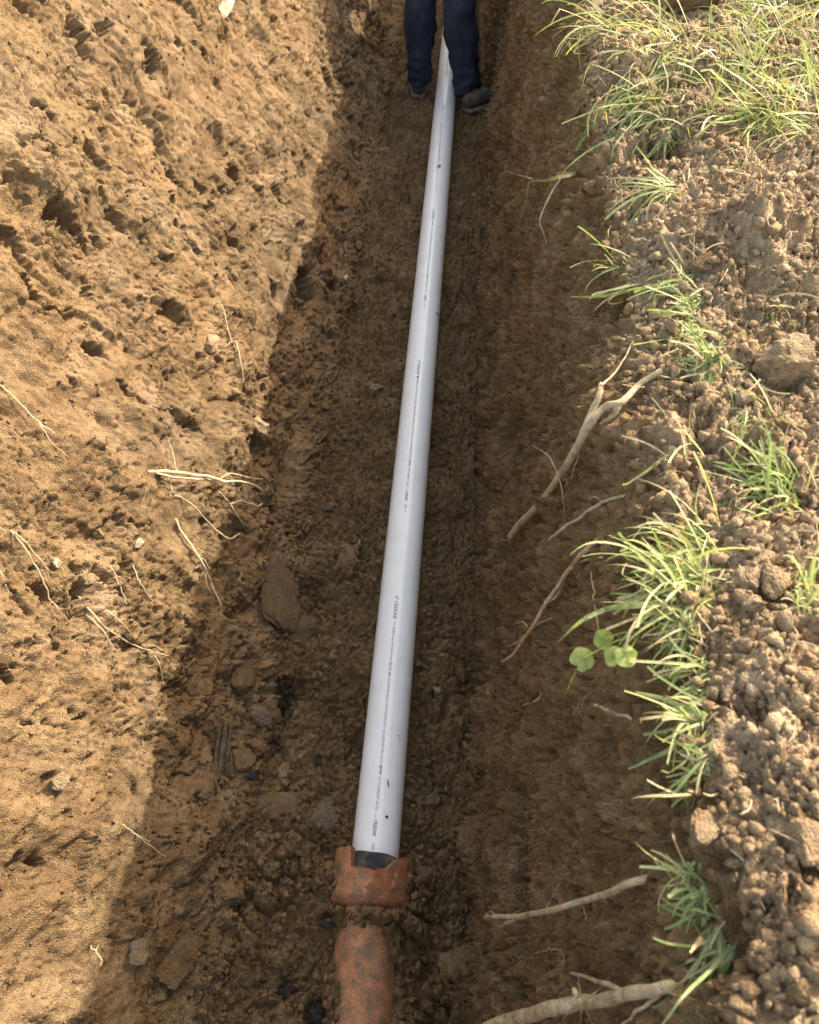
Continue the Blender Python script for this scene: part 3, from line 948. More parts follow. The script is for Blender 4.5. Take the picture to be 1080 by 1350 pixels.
stone(464, 693, 20, 14, M_DAMP, 'small dark lump left of the pipe above the oval stone', ang=.4)
stone(434, 668, 22, 16, M_GREY, 'little grey shiny chip on the floor above the oval stone', ang=.9)
stone(508, 199, 20, 14, M_PALE, 'pale tan pebble on the floor below the left shoe', ang=.4)
stone(396, 540, 22, 50, M_BROWN, 'long narrow brown stone wedged upright low on the left wall', ang=.6, flat=.6, rot=-.3)
stone(338, 566, 28, 32, M_TAN, 'square tan block of earth at the sunlit edge of the left wall', 'earth block', 'earth_block', ang=.9, flat=.9, sink=.1)
stone(232, 1272, 76, 70, M_BROWN, 'large flat brown stone in the bottom left of the floor', ang=.7, flat=.22, sink=.36, sub=4)
stone(186, 1258, 40, 34, M_GREY, 'broken grey stone left of the large flat brown stone', ang=.9, flat=.5)
stone(424, 1078, 44, 36, M_GREY, 'angular grey brown stone left of the pipe above the clay hub', ang=.8, flat=.5)
stone(375, 1060, 70, 40, M_BROWN, 'long brown stone slab left of the angular grey stone', ang=.6, flat=.3, sink=.34, rot=.2)
stone(376, 1016, 20, 26, M_PALE, 'small tan stone above the long brown slab', ang=.6)
stone(300, 1180, 46, 40, M_DAMP, 'rounded dark earth lump in the middle of the near floor', 'earth lump', 'earth_lump', ang=.3, smooth=True, rough=.2)
stone(620, 1105, 34, 40, M_BROWN, 'brown flat stone right of the pipe against the right wall foot', ang=.8, flat=.3)
stone(608, 1268, 56, 60, M_DAMP, 'big damp clod in the bottom corner right of the clay pipe', 'earth clod', 'earth_clod', ang=.5, flat=.5, rough=.25)
stone(470, 210, 18, 14, M_BROWN, 'small brown stone left of the pale tan pebble', ang=.7)
stone(378, 1308, 24, 18, M_COAL, 'black cinder lump on the near floor left of the clay pipe', 'cinder', 'cinder', ang=.5)
stone(418, 1338, 30, 26, M_COAL, 'black cinder lump touching the bottom edge beside the clay pipe', 'cinder', 'cinder', ang=.5)
stone(432, 1219, 30, 10, M_COAL, 'thin black cinder sliver just left of the clay hub', 'cinder', 'cinder', ang=.5)
stone(418, 1004, 12, 12, M_COAL, 'tiny black cinder above the angular grey stone', 'cinder', 'cinder', ang=.5)
stone(333, 1022, 22, 18, M_COAL, 'round black cinder below the wedge stone', 'cinder', 'cinder', ang=.5)
stone(79, 1027, 24, 28, M_PALE, 'cream coloured stone stuck in the lower sunlit left wall', ang=.4, sink=.25)
stone(294, 12, 19, 60, M_WHITE, 'long white stone sticking out at the top of the left wall', ang=.6, flat=.5, sink=.15, rot=.1)
stone(180, 398, 28, 20, M_TAN, 'flat tan stone in the middle of the sunlit left wall', ang=.9, flat=.3)
stone(75, 742, 14, 16, M_WHITE, 'small cream stone right of the left edge roots', ang=.4)
stone(128, 702, 18, 16, M_PALE, 'pale chip beside a dark pit in the left wall', ang=.6)
stone(183, 716, 14, 18, M_WHITE, 'cream chip on the wall below the pale root bundle', ang=.7)
stone(216, 713, 20, 6, M_GREY, 'thin grey flake on the left wall', ang=.7) if False else None
stone(278, 453, 26, 30, M_TAN, 'tan wedge of earth on the left wall near the shadow edge', 'earth wedge', 'earth_wedge', ang=.9, flat=.4)
stone(180, 410, 20, 10, M_BROWN, 'brown chip under the flat tan stone', ang=.8)
stone(474, 322, 12, 16, M_GREY, 'grey green chip on the floor beside the overhang', ang=.9, flat=.3)
stone(456, 366, 9, 10, M_WHITE, 'tiny white quartz pebble on the floor below the overhang', ang=.5)
stone(441, 350, 12, 14, M_PALE, 'pale pebble on the floor right of the dark cavity', ang=.5)
stone(455, 395, 10, 16, M_BROWN, 'little brown chip below the white quartz pebble', ang=.7)
stone(1040, 486, 84, 66, M_TAN, 'largest smooth clod half sunk in the sunlit right bank', 'earth clod', 'earth_clod', ang=.3, flat=.7, sink=.2, smooth=True, rough=.1, sub=4)
stone(994, 807, 38, 36, M_PALE, 'pale cube shaped stone below two brown clods on the right bank', ang=.6, flat=.8)
stone(984, 765, 30, 44, M_TAN, 'upright brown clod standing above the pale cube stone', 'earth clod', 'earth_clod', ang=.3, smooth=True, rough=.2)
stone(1018, 770, 40, 46, M_TAN, 'wide brown clod right of the upright clod', 'earth clod', 'earth_clod', ang=.3, smooth=True, rough=.2)
stone(930, 1095, 52, 50, M_PALE, 'pale crumbly stone at the brink above the lowest grass', ang=.4, flat=.8)
stone(968, 1035, 22, 34, M_PALE, 'narrow pale stone upright on the right bank', ang=.4)
stone(990, 1140, 18, 34, M_PALE, 'slim pale stone right of the crumbly stone', ang=.4)
stone(895, 10, 120, 66, M_DAMP, 'big brown boulder at the top edge among the grass', 'boulder', 'boulder', ang=.4, flat=.8, smooth=True, sub=4, sink=.1)
stone(935, 345, 42, 26, M_BROWN, 'brown slab tilted on the ledge of the right bank', ang=.9, flat=.3, rot=.6)
stone(1050, 640, 30, 28, M_TAN, 'knobbly clod right of the dark grass tuft', 'earth clod', 'earth_clod', ang=.2, smooth=True, rough=.25)
stone(1060, 1110, 50, 60, M_TAN, 'large crumbly clod at the right edge low in the picture', 'earth clod', 'earth_clod', ang=.2, smooth=True, rough=.25)
stone(1065, 1320, 60, 50, M_DAMP, 'reddish lump in the bottom right corner', 'earth lump', 'earth_lump', ang=.3, smooth=True)
stone(770, 1300, 60, 34, M_TAN, 'smooth earth bump above the thick root', 'earth lump', 'earth_lump', ang=.4, flat=.4, sink=.3) if False else None

ST = [[rock_mesh('stone', 900 + 10 * q + k, 3, .9, .14) for k in range(5)] for q in range(3)]
for q, mm in enumerate((M_BROWN, M_REDROCK, M_PALE)):
    for me in ST[q]: me.materials.append(mm)
k = 0
while k < 85:
    u = random.uniform(uL1 - .06, uR0 + .01); y = .15 + 4.3 * random.random() ** 1.3
    p, nn = surf(u, y)
    if abs(p.x - PX) < .085: continue
    sz = random.uniform(.008, .030) * (1 if y > .6 else .8)
    o = bpy.data.objects.new('stone', random.choice(ST[random.choice((0, 0, 0, 1, 1, 2))])); COL.objects.link(o)
    R3 = basis((nn + Vector((random.uniform(-.3, .3), random.uniform(-.3, .3), 0))), random.uniform(0, 6.28))
    o.matrix_world = Matrix.Translation(p) @ R3.to_4x4() @ Matrix.Diagonal((sz * random.uniform(.7, 1.2), sz, sz * .45, 1))
    wh = 'right of the pipe' if p.x > PX else 'left of the clay pipe' if p.y < .6 else 'left of the near half of the pipe' if p.y < 1.6 else 'left of the far half of the pipe'
    tag(o, 'flat dirty stone chip in the floor ' + wh, 'stone', 'stone chips in the floor ' + wh); k += 1

# rotten wood sticks at the foot of the left wall
def stick(pts, r0, label, mat, seed):
    P = [hit(x, y)[0] + Vector((0.004, 0, 0.008)) for x, y in pts]
    path = smooth_path(P, 14)
    dep = hit(*pts[0])[2]
    V, F = tube(path, [r0 * dep / FPX * (1 - 0.3 * abs(i / len(path) - .5)) for i in range(len(path))], 7, 0.5, seed)
    me = mesh_py('wood_splinter', V, F, False)
    tag(link('wood_splinter', me, mat), label, 'wood splinter')
stick([(296, 955), (292, 990), (286, 1030)], 3.0, 'dark rotten wood splinter left of the wedge stone', M_WOOD, 1)
stick([(303, 958), (300, 995), (296, 1022)], 2.6, 'rotten wood splinter nearest the wedge stone', M_WOOD, 2)
stick([(288, 965), (283, 1000), (284, 1040)], 2.0, 'thin rotten wood splinter nearest the left wall', M_WOOD, 3)

# ------------------------------------------------------------------ loose clods and crumbs
CL = [rock_mesh('soil_clod', 500 + k, 3, 0.7, 0.34, True) for k in range(10)]
for me in CL: me.materials.append(M_TAN)
CLD = [me.copy() for me in CL]
for me in CLD: me.materials.clear(); me.materials.append(M_DAMP)
def scatter_clods(n, ulo, uhi, ylo, yhi, smin, smax, lib, label, group, avoid=None, sq=2.2):
    k = 0; tries = 0
    while k < n and tries < n * 20:
        tries += 1
        u = random.uniform(ulo, uhi); y = random.uniform(ylo, yhi)
        p, nn = surf(u, y)
        if avoid and avoid(p): continue
        s = smin + (smax - smin) * random.random() ** sq
        o = bpy.data.objects.new('soil_clod', random.choice(lib)); COL.objects.link(o)
        o.location = p + nn * s * 0.15
        o.rotation_euler = (random.uniform(0, 6.28), random.uniform(0, 6.28), random.uniform(0, 6.28))
        o.scale = (s * random.uniform(.7, 1.2), s * random.uniform(.7, 1.2), s * random.uniform(.6, 1.0))
        zl = label(p) if callable(label) else label
        tag(o, zl, 'soil clod', group + (', ' + zl.split('clod ', 1)[1] if callable(label) else '')); k += 1
scatter_clods(180, uR1 - 0.01, U_at(0.75), 0.05, 2.3, .005, .017, CL, lambda p: 'loose tan soil clod ' + ('low on the right bank near the thick root' if p.y < .45 else 'on the right bank beside the wide grass tuft' if p.y < .95 else 'on the ledge above the largest smooth clod' if p.y < 1.5 else 'in the grassy sod at the top of the bank'), 'loose soil clods on the right bank')
scatter_clods(115, uL1 - 0.02, uR0, 0.2, 4.2, .006, .020, CLD, lambda p: 'loose dark soil clod ' + ('on the floor right of the pipe' if p.x > PX else 'on the near floor left of the clay pipe' if p.y < .6 else 'on the floor left of the pipe lettering' if p.y < 1.6 else 'on the far floor between pipe and left wall'), 'loose soil clods on the trench floor',
              avoid=lambda p: abs(p.x - PX) < 0.085)

def crumbs(name, n, ulo, uhi, ylo, yhi, smin, smax, mat, label, avoid=None, ypow=1.0, spow=3):
    Vb, Fb = ICO[1]
    U_ = rng.uniform(ulo, uhi, n); Y_ = ylo + (yhi - ylo) * rng.uniform(0, 1, n) ** ypow
    i = np.clip(np.searchsorted(us, U_), 1, NU - 2); j = np.clip(np.searchsorted(vs, Y_), 1, NV - 2)
    P = np.stack([X[j, i], Y[j, i], Z[j, i]], -1)
    nn = np.stack([nx[i], 0 * nx[i], nz[i]], -1)
    s = smin + (smax - smin) * rng.uniform(0, 1, n) ** spow
    keep = np.ones(n, bool) if avoid is None else ~avoid(P)
    P, nn, s = P[keep], nn[keep], s[keep]; n = len(P)
    jit = rng.uniform(.5, 1.35, (n, len(Vb), 1)); an = rng.uniform(.5, 1.3, (n, 1, 3))
    V = Vb[None] * jit * an * s[:, None, None] + (P + nn * s[:, None] * .2)[:, None, :]
    F = (Fb[None] + (np.arange(n) * len(Vb))[:, None, None]).reshape(-1, 3)
    me = mesh_np(name, V.reshape(-1, 3), F, False)
    i, j = i[keep], j[keep]
    cc = np.ones((n, len(Vb), 4), np.float32)
    cc[..., 0] = (tone[j, i] * rng.uniform(.85, 1.25, n))[:, None]; cc[..., 1] = och[j, i][:, None]; cc[..., 2] = dark[j, i][:, None]; cc[..., 3] = dry[j, i][:, None]
    ca = me.attributes.new('soil', 'FLOAT_COLOR', 'POINT'); ca.data.foreach_set('color', cc.ravel())
    tag(link(name, me, mat), label, 'soil crumbs', kind='stuff')
crumbs('soil_crumbs', 26000, uR1 - 0.04, U_at(0.9), 0.0, 2.6, .0012, .0110, M_SOIL, 'fine tan soil crumbs strewn over the sunlit right bank', spow=4.5)
crumbs('soil_crumbs', 16000, uL1 - 0.06, uR0 + 0.08, 0.12, 5.2, .0016, .0100, M_SOIL, 'fine dark soil crumbs strewn over the trench floor',
       avoid=lambda P: (np.abs(P[:, 0] - PX) < 0.050) & (P[:, 1] > .5), ypow=1.5)
crumbs('soil_crumbs', 12000, uL0 + 0.02, uL1 - .03, 0.05, 5.0, .0012, .0055, M_SOIL, 'fine tan soil crumbs clinging to the sunlit left wall', ypow=1.3)

# ------------------------------------------------------------------ roots
def root_pts(pts, lifts):
    out = []
    for (x, y), l in zip(pts, lifts):
        p, n, d = hit(x, y)
        v = (Vector((0, 0, CAM_H)) - p)
        out.append((p, d, v, l))
    return out
def root_path(pts, lift0, lift1, steps=24, wob=0.002, seed=0):
    """pts in pixels; the depth runs smoothly from the surface minus lift0 to the surface minus lift1"""
    deps = [hit(x, y)[2] for x, y in pts]
    n = len(pts)
    # smooth the depths: fit between first and last, never behind the surface
    P = []
    for i, (x, y) in enumerate(pts):
        l = lift0 + (lift1 - lift0) * i / max(1, n - 1)
        d = min(deps[i] - l, deps[0] - lift0 + (deps[-1] - lift1 - deps[0] + lift0) * i / max(1, n - 1) + 0.0)
        P.append(Vector((0, 0, CAM_H)) + ray(x, y) * d)
    path = smooth_path(P, steps)
    r = random.Random(seed)
    of = r.uniform(0, 50)
    for i, p in enumerate(path):
        if 0 < i < len(path) - 1:
            path[i] = p + Vector((mnoise(Vector((i * .35, of, 0))), mnoise(Vector((i * .35, of, 9))), mnoise(Vector((i * .35, of, 20))))) * wob
    return path, (deps[0] + deps[-1]) / 2
def root(label, mat, main, r0, r1, lift0, lift1, branches=(), seed=0, wob=0.003, name='root', cat='root'):
    p0 = hit(*main[0])[0]
    t = empty(name, p0)
    tag(t, label, cat)
    path, dep = root_path(main, lift0, lift1, 30, wob, seed)
    n = len(path)
    rad = [(r0 + (r1 - r0) * (i / (n - 1))) * dep / FPX * (1 + (0.16 if r1 < 8 else 0.07) * mnoise(Vector((i * .6, seed, 0)))) for i in range(n)]
    V, F = tube(path, rad, 9, 0.12, seed)
    link('main_root' if name == 'root' else 'main_stem', mesh_py('root_body', [v - p0 for v in V], F), mat, t)
    for k, (pts, b0, b1) in enumerate(branches):
        # start on the nearest point of the main path
        d0 = ray(*pts[0]); o_ = Vector((0, 0, CAM_H))
        best = min(path, key=lambda q: ((q - o_).normalized() - d0.normalized()).length)
        dep0 = (CM.transposed() @ (best - o_)).z * -1
        P = []
        for i, (x, y) in enumerate(pts):
            hd = hit(x, y)[2]
            f = i / max(1, len(pts) - 1)
            d = min(hd - 0.004, dep0 * (1 - f) + (hd - 0.012) * f if i else dep0)
            P.append(o_ + ray(x, y) * d)
        pth = smooth_path(P, 12)
        for i in range(1, len(pth)):
            pth[i] = pth[i] + Vector((mnoise(Vector((i * .5, seed + k, 0))), mnoise(Vector((i * .5, seed + k, 9))), 0)) * wob * 0.7
        m_ = len(pth)
        V, F = tube(pth, [(b0 + (b1 - b0) * i / (m_ - 1)) * dep / FPX for i in range(m_)], 6, 0.1, seed + k)
        link('rootlet', mesh_py('rootlet', [v - p0 for v in V], F), mat, t)
    return t
root('thick forked root slanting down over the right trench wall, longest of the right side', M_ROOT,
     [(872, 488), (845, 505), (820, 530), (795, 538), (775, 565), (752, 605), (730, 640), (705, 672), (686, 690), (673, 708)], 2.6, 5.6, 0.012, 0.10,
     [([(768, 575), (780, 545), (790, 520), (793, 506)], 4.5, 2.2), ([(818, 532), (808, 548), (792, 560)], 3.2, 2.0),
      ([(792, 508), (812, 490), (835, 450)], 1.2, .7), ([(738, 632), (722, 600), (702, 588)], 1.0, .6), ([(734, 620), (742, 650), (744, 690)], 1.0, .5),
      ([(765, 580), (760, 610), (748, 640)], .9, .5), ([(674, 704), (668, 712), (660, 711)], 1.0, .5), ([(675, 706), (672, 716)], 1.6, .8)], seed=3)
root('thin pale root curving out of the right bank below the forked root', M_ROOT,
     [(826, 652), (800, 660), (778, 672), (755, 688), (738, 700), (724, 712)], 2.2, 2.0, -0.01, 0.05,
     [([(795, 662), (784, 655), (776, 662)], 1.0, .6)], seed=4)
root('reddish bare root hanging diagonally down the right wall above the round leaves', M_ROOTRED,
     [(810, 698), (788, 712), (765, 732), (748, 755), (728, 785), (708, 815), (690, 845), (674, 866), (662, 872)], 3.0, 2.2, -0.01, 0.11,
     [([(752, 750), (772, 738), (795, 735)], 2.0, 1.2), ([(745, 762), (735, 785), (722, 795)], 2.2, 1.4), ([(700, 828), (715, 820), (728, 815)], 1.3, .8),
      ([(694, 836), (680, 848), (668, 852)], 1.2, .7), ([(696, 826), (688, 820), (676, 824)], 1.0, .6), ([(692, 842), (691, 854)], 1.0, .6)], seed=5)
root('straight brown root reaching left from the brink low on the right wall', M_ROOT,
     [(884, 1146), (850, 1158), (815, 1172), (780, 1185), (745, 1195), (710, 1204), (675, 1207), (640, 1209)], 4.4, 3.2, -0.015, 0.14,
     [([(695, 1207), (680, 1212), (660, 1222)], 3.0, 2.4), ([(768, 1188), (771, 1200), (774, 1213)], 2.0, 1.2), ([(654, 1208), (648, 1202), (640, 1206)], 1.5, 1.0),
      ([(790, 1181), (800, 1190)], 1.4, .8), ([(720, 1200), (735, 1170), (750, 1150)], .8, .5)], seed=6)
root('very thick sunlit root crossing the bottom edge of the picture', M_ROOT,
     [(890, 1303), (850, 1306), (810, 1316), (770, 1322), (730, 1330), (690, 1340), (640, 1358)], 5.5, 10.0, 0.0, 0.22,
     [([(835, 1312), (795, 1296), (752, 1282)], 3.4, 2.0), ([(880, 1304), (845, 1330), (820, 1352)], 2.4, 1.5)], seed=7)
root('broken straw stub with splayed fibres on top of the very thick root', M_STRAW,
     [(770, 1322), (765, 1316), (756, 1306)], 4.5, 2.5, 0.17, 0.20,
     [([(766, 1318), (764, 1300), (762, 1288)], 1.4, .7), ([(768, 1320), (790, 1305), (796, 1296)], 1.2, .6), ([(768, 1322), (780, 1345), (790, 1362)], 1.3, .8),
      ([(768, 1322), (766, 1340), (764, 1356)], 1.1, .6), ([(766, 1320), (750, 1335), (742, 1345)], 1.0, .6)], seed=8, name='straw_stub', cat='straw')
root('pale split root bundle jutting from the sunlit left wall into the shade', M_ROOTPALE,
     [(194, 622), (225, 622), (255, 626), (280, 630), (298, 636), (308, 640)], 2.4, 2.2, -0.005, 0.07,
     [([(206, 624), (235, 630), (270, 632), (300, 634)], 1.6, 1.4), ([(290, 632), (305, 624), (330, 630), (362, 633)], 1.1, .8),
      ([(298, 635), (318, 635), (338, 641), (347, 649)], 1.7, 1.5), ([(206, 624), (222, 630), (228, 650)], 1.0, .6), ([(234, 626), (228, 598), (222, 580)], .8, .5)], seed=9)
root('forked pale rootlet hanging just below the split root bundle', M_ROOTPALE,
     [(288, 648), (298, 658), (304, 664), (316, 660), (330, 663), (339, 667), (345, 664)], 1.0, 1.0, 0.0, 0.05,
     [([(303, 663), (312, 678), (322, 692)], .9, .5), ([(322, 640), (326, 655), (330, 668)], .6, .4)], seed=10)
root('long thin pale rootlet ending in a fork over the shadow edge', M_ROOTPALE,
     [(224, 653), (240, 656), (258, 670), (275, 688), (293, 704), (302, 710), (316, 704)], .9, 1.0, 0.0, 0.05,
     [([(299, 708), (305, 722)], .9, .5)], seed=11)
root('hairy pale root hanging down the left wall over the shadow edge', M_ROOTPALE,
     [(231, 684), (242, 705), (256, 724), (266, 740), (276, 762), (284, 780), (292, 800)], 1.8, .9, 0.0, 0.06,
     [([(264, 736), (270, 755), (274, 775), (282, 784)], 1.5, .8), ([(262, 732), (272, 742), (280, 765)], 1.0, .6), ([(262, 745), (258, 750)], .7, .4),
      ([(283, 762), (290, 767)], .7, .4), ([(285, 780), (292, 785)], .6, .4), ([(275, 748), (284, 754)], .6, .4), ([(270, 728), (258, 722)], .6, .4)], seed=12)
root('branched pale root spread on the lower left wall under two dark pits', M_ROOTPALE,
     [(100, 785), (118, 803), (132, 820), (150, 835), (172, 848), (194, 858), (210, 873), (214, 900)], 1.2, .7, 0.0, 0.012,
     [([(115, 812), (135, 830), (147, 850), (158, 864)], 1.0, .6), ([(190, 855), (205, 860), (222, 864)], .9, .7), ([(142, 806), (162, 822), (180, 845)], .9, .6),
      ([(186, 850), (205, 852), (215, 858)], .6, .5)], seed=13)
root('knotted pale root running down the left edge of the wall', M_ROOTPALE,
     [(14, 700), (28, 716), (42, 738), (54, 758), (62, 778), (66, 790), (78, 804)], 1.2, .8, 0.0, 0.02,
     [([(20, 702), (40, 722), (60, 748), (66, 765)], .9, .6), ([(0, 752), (8, 772), (15, 790)], .6, .5)], seed=14)
root('thin straight pale root high on the left edge of the wall', M_ROOTPALE,
     [(0, 508), (18, 524), (38, 545), (58, 562), (72, 570)], 1.2, .8, 0.0, 0.012, [([(50, 556), (70, 585), (90, 602)], .6, .4)], seed=15)
root('single curved rootlet on the lowest part of the sunlit wall', M_ROOTPALE,
     [(150, 1082), (168, 1092), (182, 1102), (198, 1110)], 1.1, .8, 0.0, 0.012, [([(182, 1102), (205, 1120), (218, 1130)], .6, .4)], seed=16)
root('tiny forked rootlet above the bottom left shade', M_ROOTPALE,
     [(118, 1248), (128, 1256), (134, 1268), (132, 1274)], .9, .6, 0.0, 0.02, [([(126, 1254), (130, 1246)], .6, .4)], seed=17)
root('thin root looping beside the sunlit edge below the dark cavity', M_ROOTPALE,
     [(280, 404), (292, 402), (305, 448), (312, 452), (318, 480), (324, 512)], .9, .7, 0.0, 0.012, [([(306, 450), (296, 458)], .6, .4)], seed=18)
root('fine straight rootlet at the right of the two dark pits', M_ROOTPALE,
     [(146, 746), (154, 764), (162, 782), (167, 797)], .8, .6, 0.0, 0.01, seed=19)
root('fine long rootlet below the cream chip', M_ROOTPALE,
     [(176, 746), (183, 765), (193, 780), (202, 792)], .7, .5, 0.0, 0.01, seed=20)
root('short crooked rootlet low on the right wall', M_HAIR,
     [(706, 1258), (724, 1252), (740, 1254), (744, 1270)], 1.0, .8, 0.0, 0.02, [([(724, 1252), (722, 1238)], .7, .4)], seed=21)
root('short pale rootlet poking from the right wall beside the scraped streak', M_HAIR,
     [(716, 914), (706, 924), (690, 930)], 1.2, 1.4, 0.0, 0.04, seed=22)
root('slim brown twig sticking out of the bank beneath the round leaves', M_ROOT,
     [(842, 952), (820, 943), (800, 936), (784, 929)], 2.0, 1.6, -0.005, 0.05, seed=23)
root('fine dry stem hanging straight down left of the big grass tuft', M_HAIR,
     [(780, 754), (783, 780), (786, 805), (790, 830)], 1.0, .8, 0.02, 0.05, seed=24)

# fine root hairs matted over the walls
def hairs(name, n, ulo, uhi, ylo, yhi, r, length, mat, label, down=True, seed=0, clusters=None):
    rr = random.Random(seed); bag = Bag()
    for k in range(n):
        if clusters and rr.random() < 0.6:
            cx, cy, w, h = rr.choice(clusters)
            u, y, _ = px2uv(rr.gauss(cx, w), rr.gauss(cy, h))
        else:
            u = rr.uniform(ulo, uhi); y = ylo + (yhi - ylo) * rr.random() ** 1.2
        L_ = length * rr.uniform(.3, 1.5); m_ = 7
        a = rr.uniform(-0.9, 0.9) + (math.pi if down else rr.uniform(0, 6.28))
        path = []; uu, yy = u, y; lift = rr.uniform(0, .006)
        for i in range(m_):
            p, nn = surf(uu, yy)
            path.append(p + nn * (0.001 + lift * math.sin(i / (m_ - 1) * 3.1) + 0.002))
            a += rr.uniform(-.5, .5)
            uu += math.cos(a) * L_ / m_; yy += math.sin(a) * L_ / m_
        path = smooth_path(path, 10)
        V, F = tube(path, [r * rr.uniform(.6, 1.3)] * len(path), 3, cap=False)
        bag.add(V, F)
    tag(link(name, bag.mesh(name), mat), label, 'fine roots', kind='stuff')
hairs('fine_roots', 1500, uR0 + .30, uR1 + 0.01, 0.05, 4.6, .00042, .075, M_HAIR, 'mat of hair fine brown roots over the upper right trench wall', seed=1,
      clusters=[(735, 250, 22, 60), (760, 330, 20, 60), (740, 400, 25, 50), (715, 1080, 10, 45), (700, 1130, 8, 20), (720, 560, 25, 50), (710, 60, 20, 50), (730, 1000, 20, 60), (720, 1180, 25, 50)])
hairs('fine_roots', 110, uL0 + .3, uL1 - .05, 0.2, 3.0, .00045, .045, M_ROOTPALE, 'scattered hair fine pale roots on the sunlit left wall', down=False, seed=2,
      clusters=[(120, 830, 30, 20), (60, 740, 25, 30), (240, 600, 25, 25), (110, 680, 40, 40), (265, 750, 12, 25)])

# ------------------------------------------------------------------ grass
def blade_mesh(seed, dry=False):
    """a blade 1 long walked along a random bending path"""
    r = random.Random(seed); n = 9
    V = []; F = []
    pitch = r.uniform(-.1, .25); yaw = 0.0; w = r.uniform(.55, 1.15); tw = r.uniform(-1.4, 1.4)
    curl = r.uniform(.02, .22); side = r.uniform(-.12, .12)
    kink = r.random() < .45; kp = r.randint(3, 7); ka = r.uniform(.4, 1.5); ks = r.uniform(-.9, .9)
    cut = r.random() < .35
    P = Vector((0, 0, 0))
    for i in range(n + 1):
        t = i / n
        d = Vector((math.sin(yaw) * math.cos(pitch), math.cos(yaw) * math.cos(pitch), math.sin(pitch)))
        ww = w * (min(1, .7 + t * 1.5)) * (1 if cut else (1 - max(0, (t - .55) / .45) ** 1.8) + 0.03)
        a = tw * t
        s_ = Vector((math.cos(yaw) * math.cos(a), -math.sin(yaw) * math.cos(a), math.sin(a))) * ww * .016
        V += [P - s_, P + Vector((0, 0, -.006)), P + s_]
        P = P + d / n
        pitch -= curl * r.uniform(.4, 1.6); yaw += side * r.uniform(-.3, 1.6)
        if kink and i == kp: pitch -= ka; yaw += ks
    for i in range(n):
        a = i * 3
        F += [(a, a + 1, a + 4, a + 3), (a + 1, a + 2, a + 5, a + 4)]
    return mesh_py('blade', V, F)
BL = [blade_mesh(k) for k in range(24)]
for m_ in BL: m_.materials.append(M_GRASS)
BLY = [m_.copy() for m_ in BL]
for m_ in BLY: m_.materials.clear(); m_.materials.append(M_GRASSY)
BLS = [m_.copy() for m_ in BL]
for m_ in BLS: m_.materials.clear(); m_.materials.append(M_STRAW)
RX = CM @ Vector((1, 0, 0)); UY = CM @ Vector((0, 1, 0))
def tuft(label, n, area, direction, spread, length, yellow=.5, straw=.12, liftz=.35, wmul=1.0, droop=0.0, name='grass_tuft', seed=0):
    """area: list of (x,y,jitter) root spots; direction: picture angle (deg, 0 = right, 90 = up)"""
    r = random.Random(seed)
    p0, n0, d0 = hit(area[0][0], area[0][1])
    rec = []
    spread *= 1.5; straw = min(.5, straw + .10)
    for k in range(int(n * 2.2)):
        ax, ay, aj = r.choice(area); aj *= 1.25
        x, y = r.gauss(ax, aj * .5), r.gauss(ay, aj * .5)
        p, nn, dep = hit(x, y)
        if dep < 0.45: continue
        ang = math.radians(direction + r.gauss(0, spread))
        L_ = length * (.25 + 1.0 * r.random() ** 1.3) * dep / FPX
        dirv = RX * math.cos(ang) + UY * math.sin(ang)
        dirv = (dirv + Vector((0, 0, 1)) * (liftz + r.uniform(-.3, .45)) - Vector((0, 0, droop))).normalized()
        up = (Vector((0, 0, 1)) - dirv * dirv.z).normalized()
        up = (up + Vector((r.uniform(-.9, .9), r.uniform(-.9, .9), r.uniform(-.3, .3)))).normalized()
        xax = dirv.cross(up).normalized(); up = xax.cross(dirv)
        q = r.random()
        lib = BLS if q < straw else (BLY if q < straw + (1 - straw) * yellow else BL)
        bm_ = r.choice(lib)
        w = 0.0074 / .032 / 1.0 * r.uniform(.6, 1.15) * wmul * .5
        S = Matrix.Diagonal((w, L_, L_ * .8, 1))
        R = Matrix((xax, dirv, up)).transposed().to_4x4()
        rec.append((bm_, Matrix.Translation(-p0) @ Matrix.Translation(p - dirv * 0.006 + nn * .002) @ R @ S))
    return name, label, p0, rec
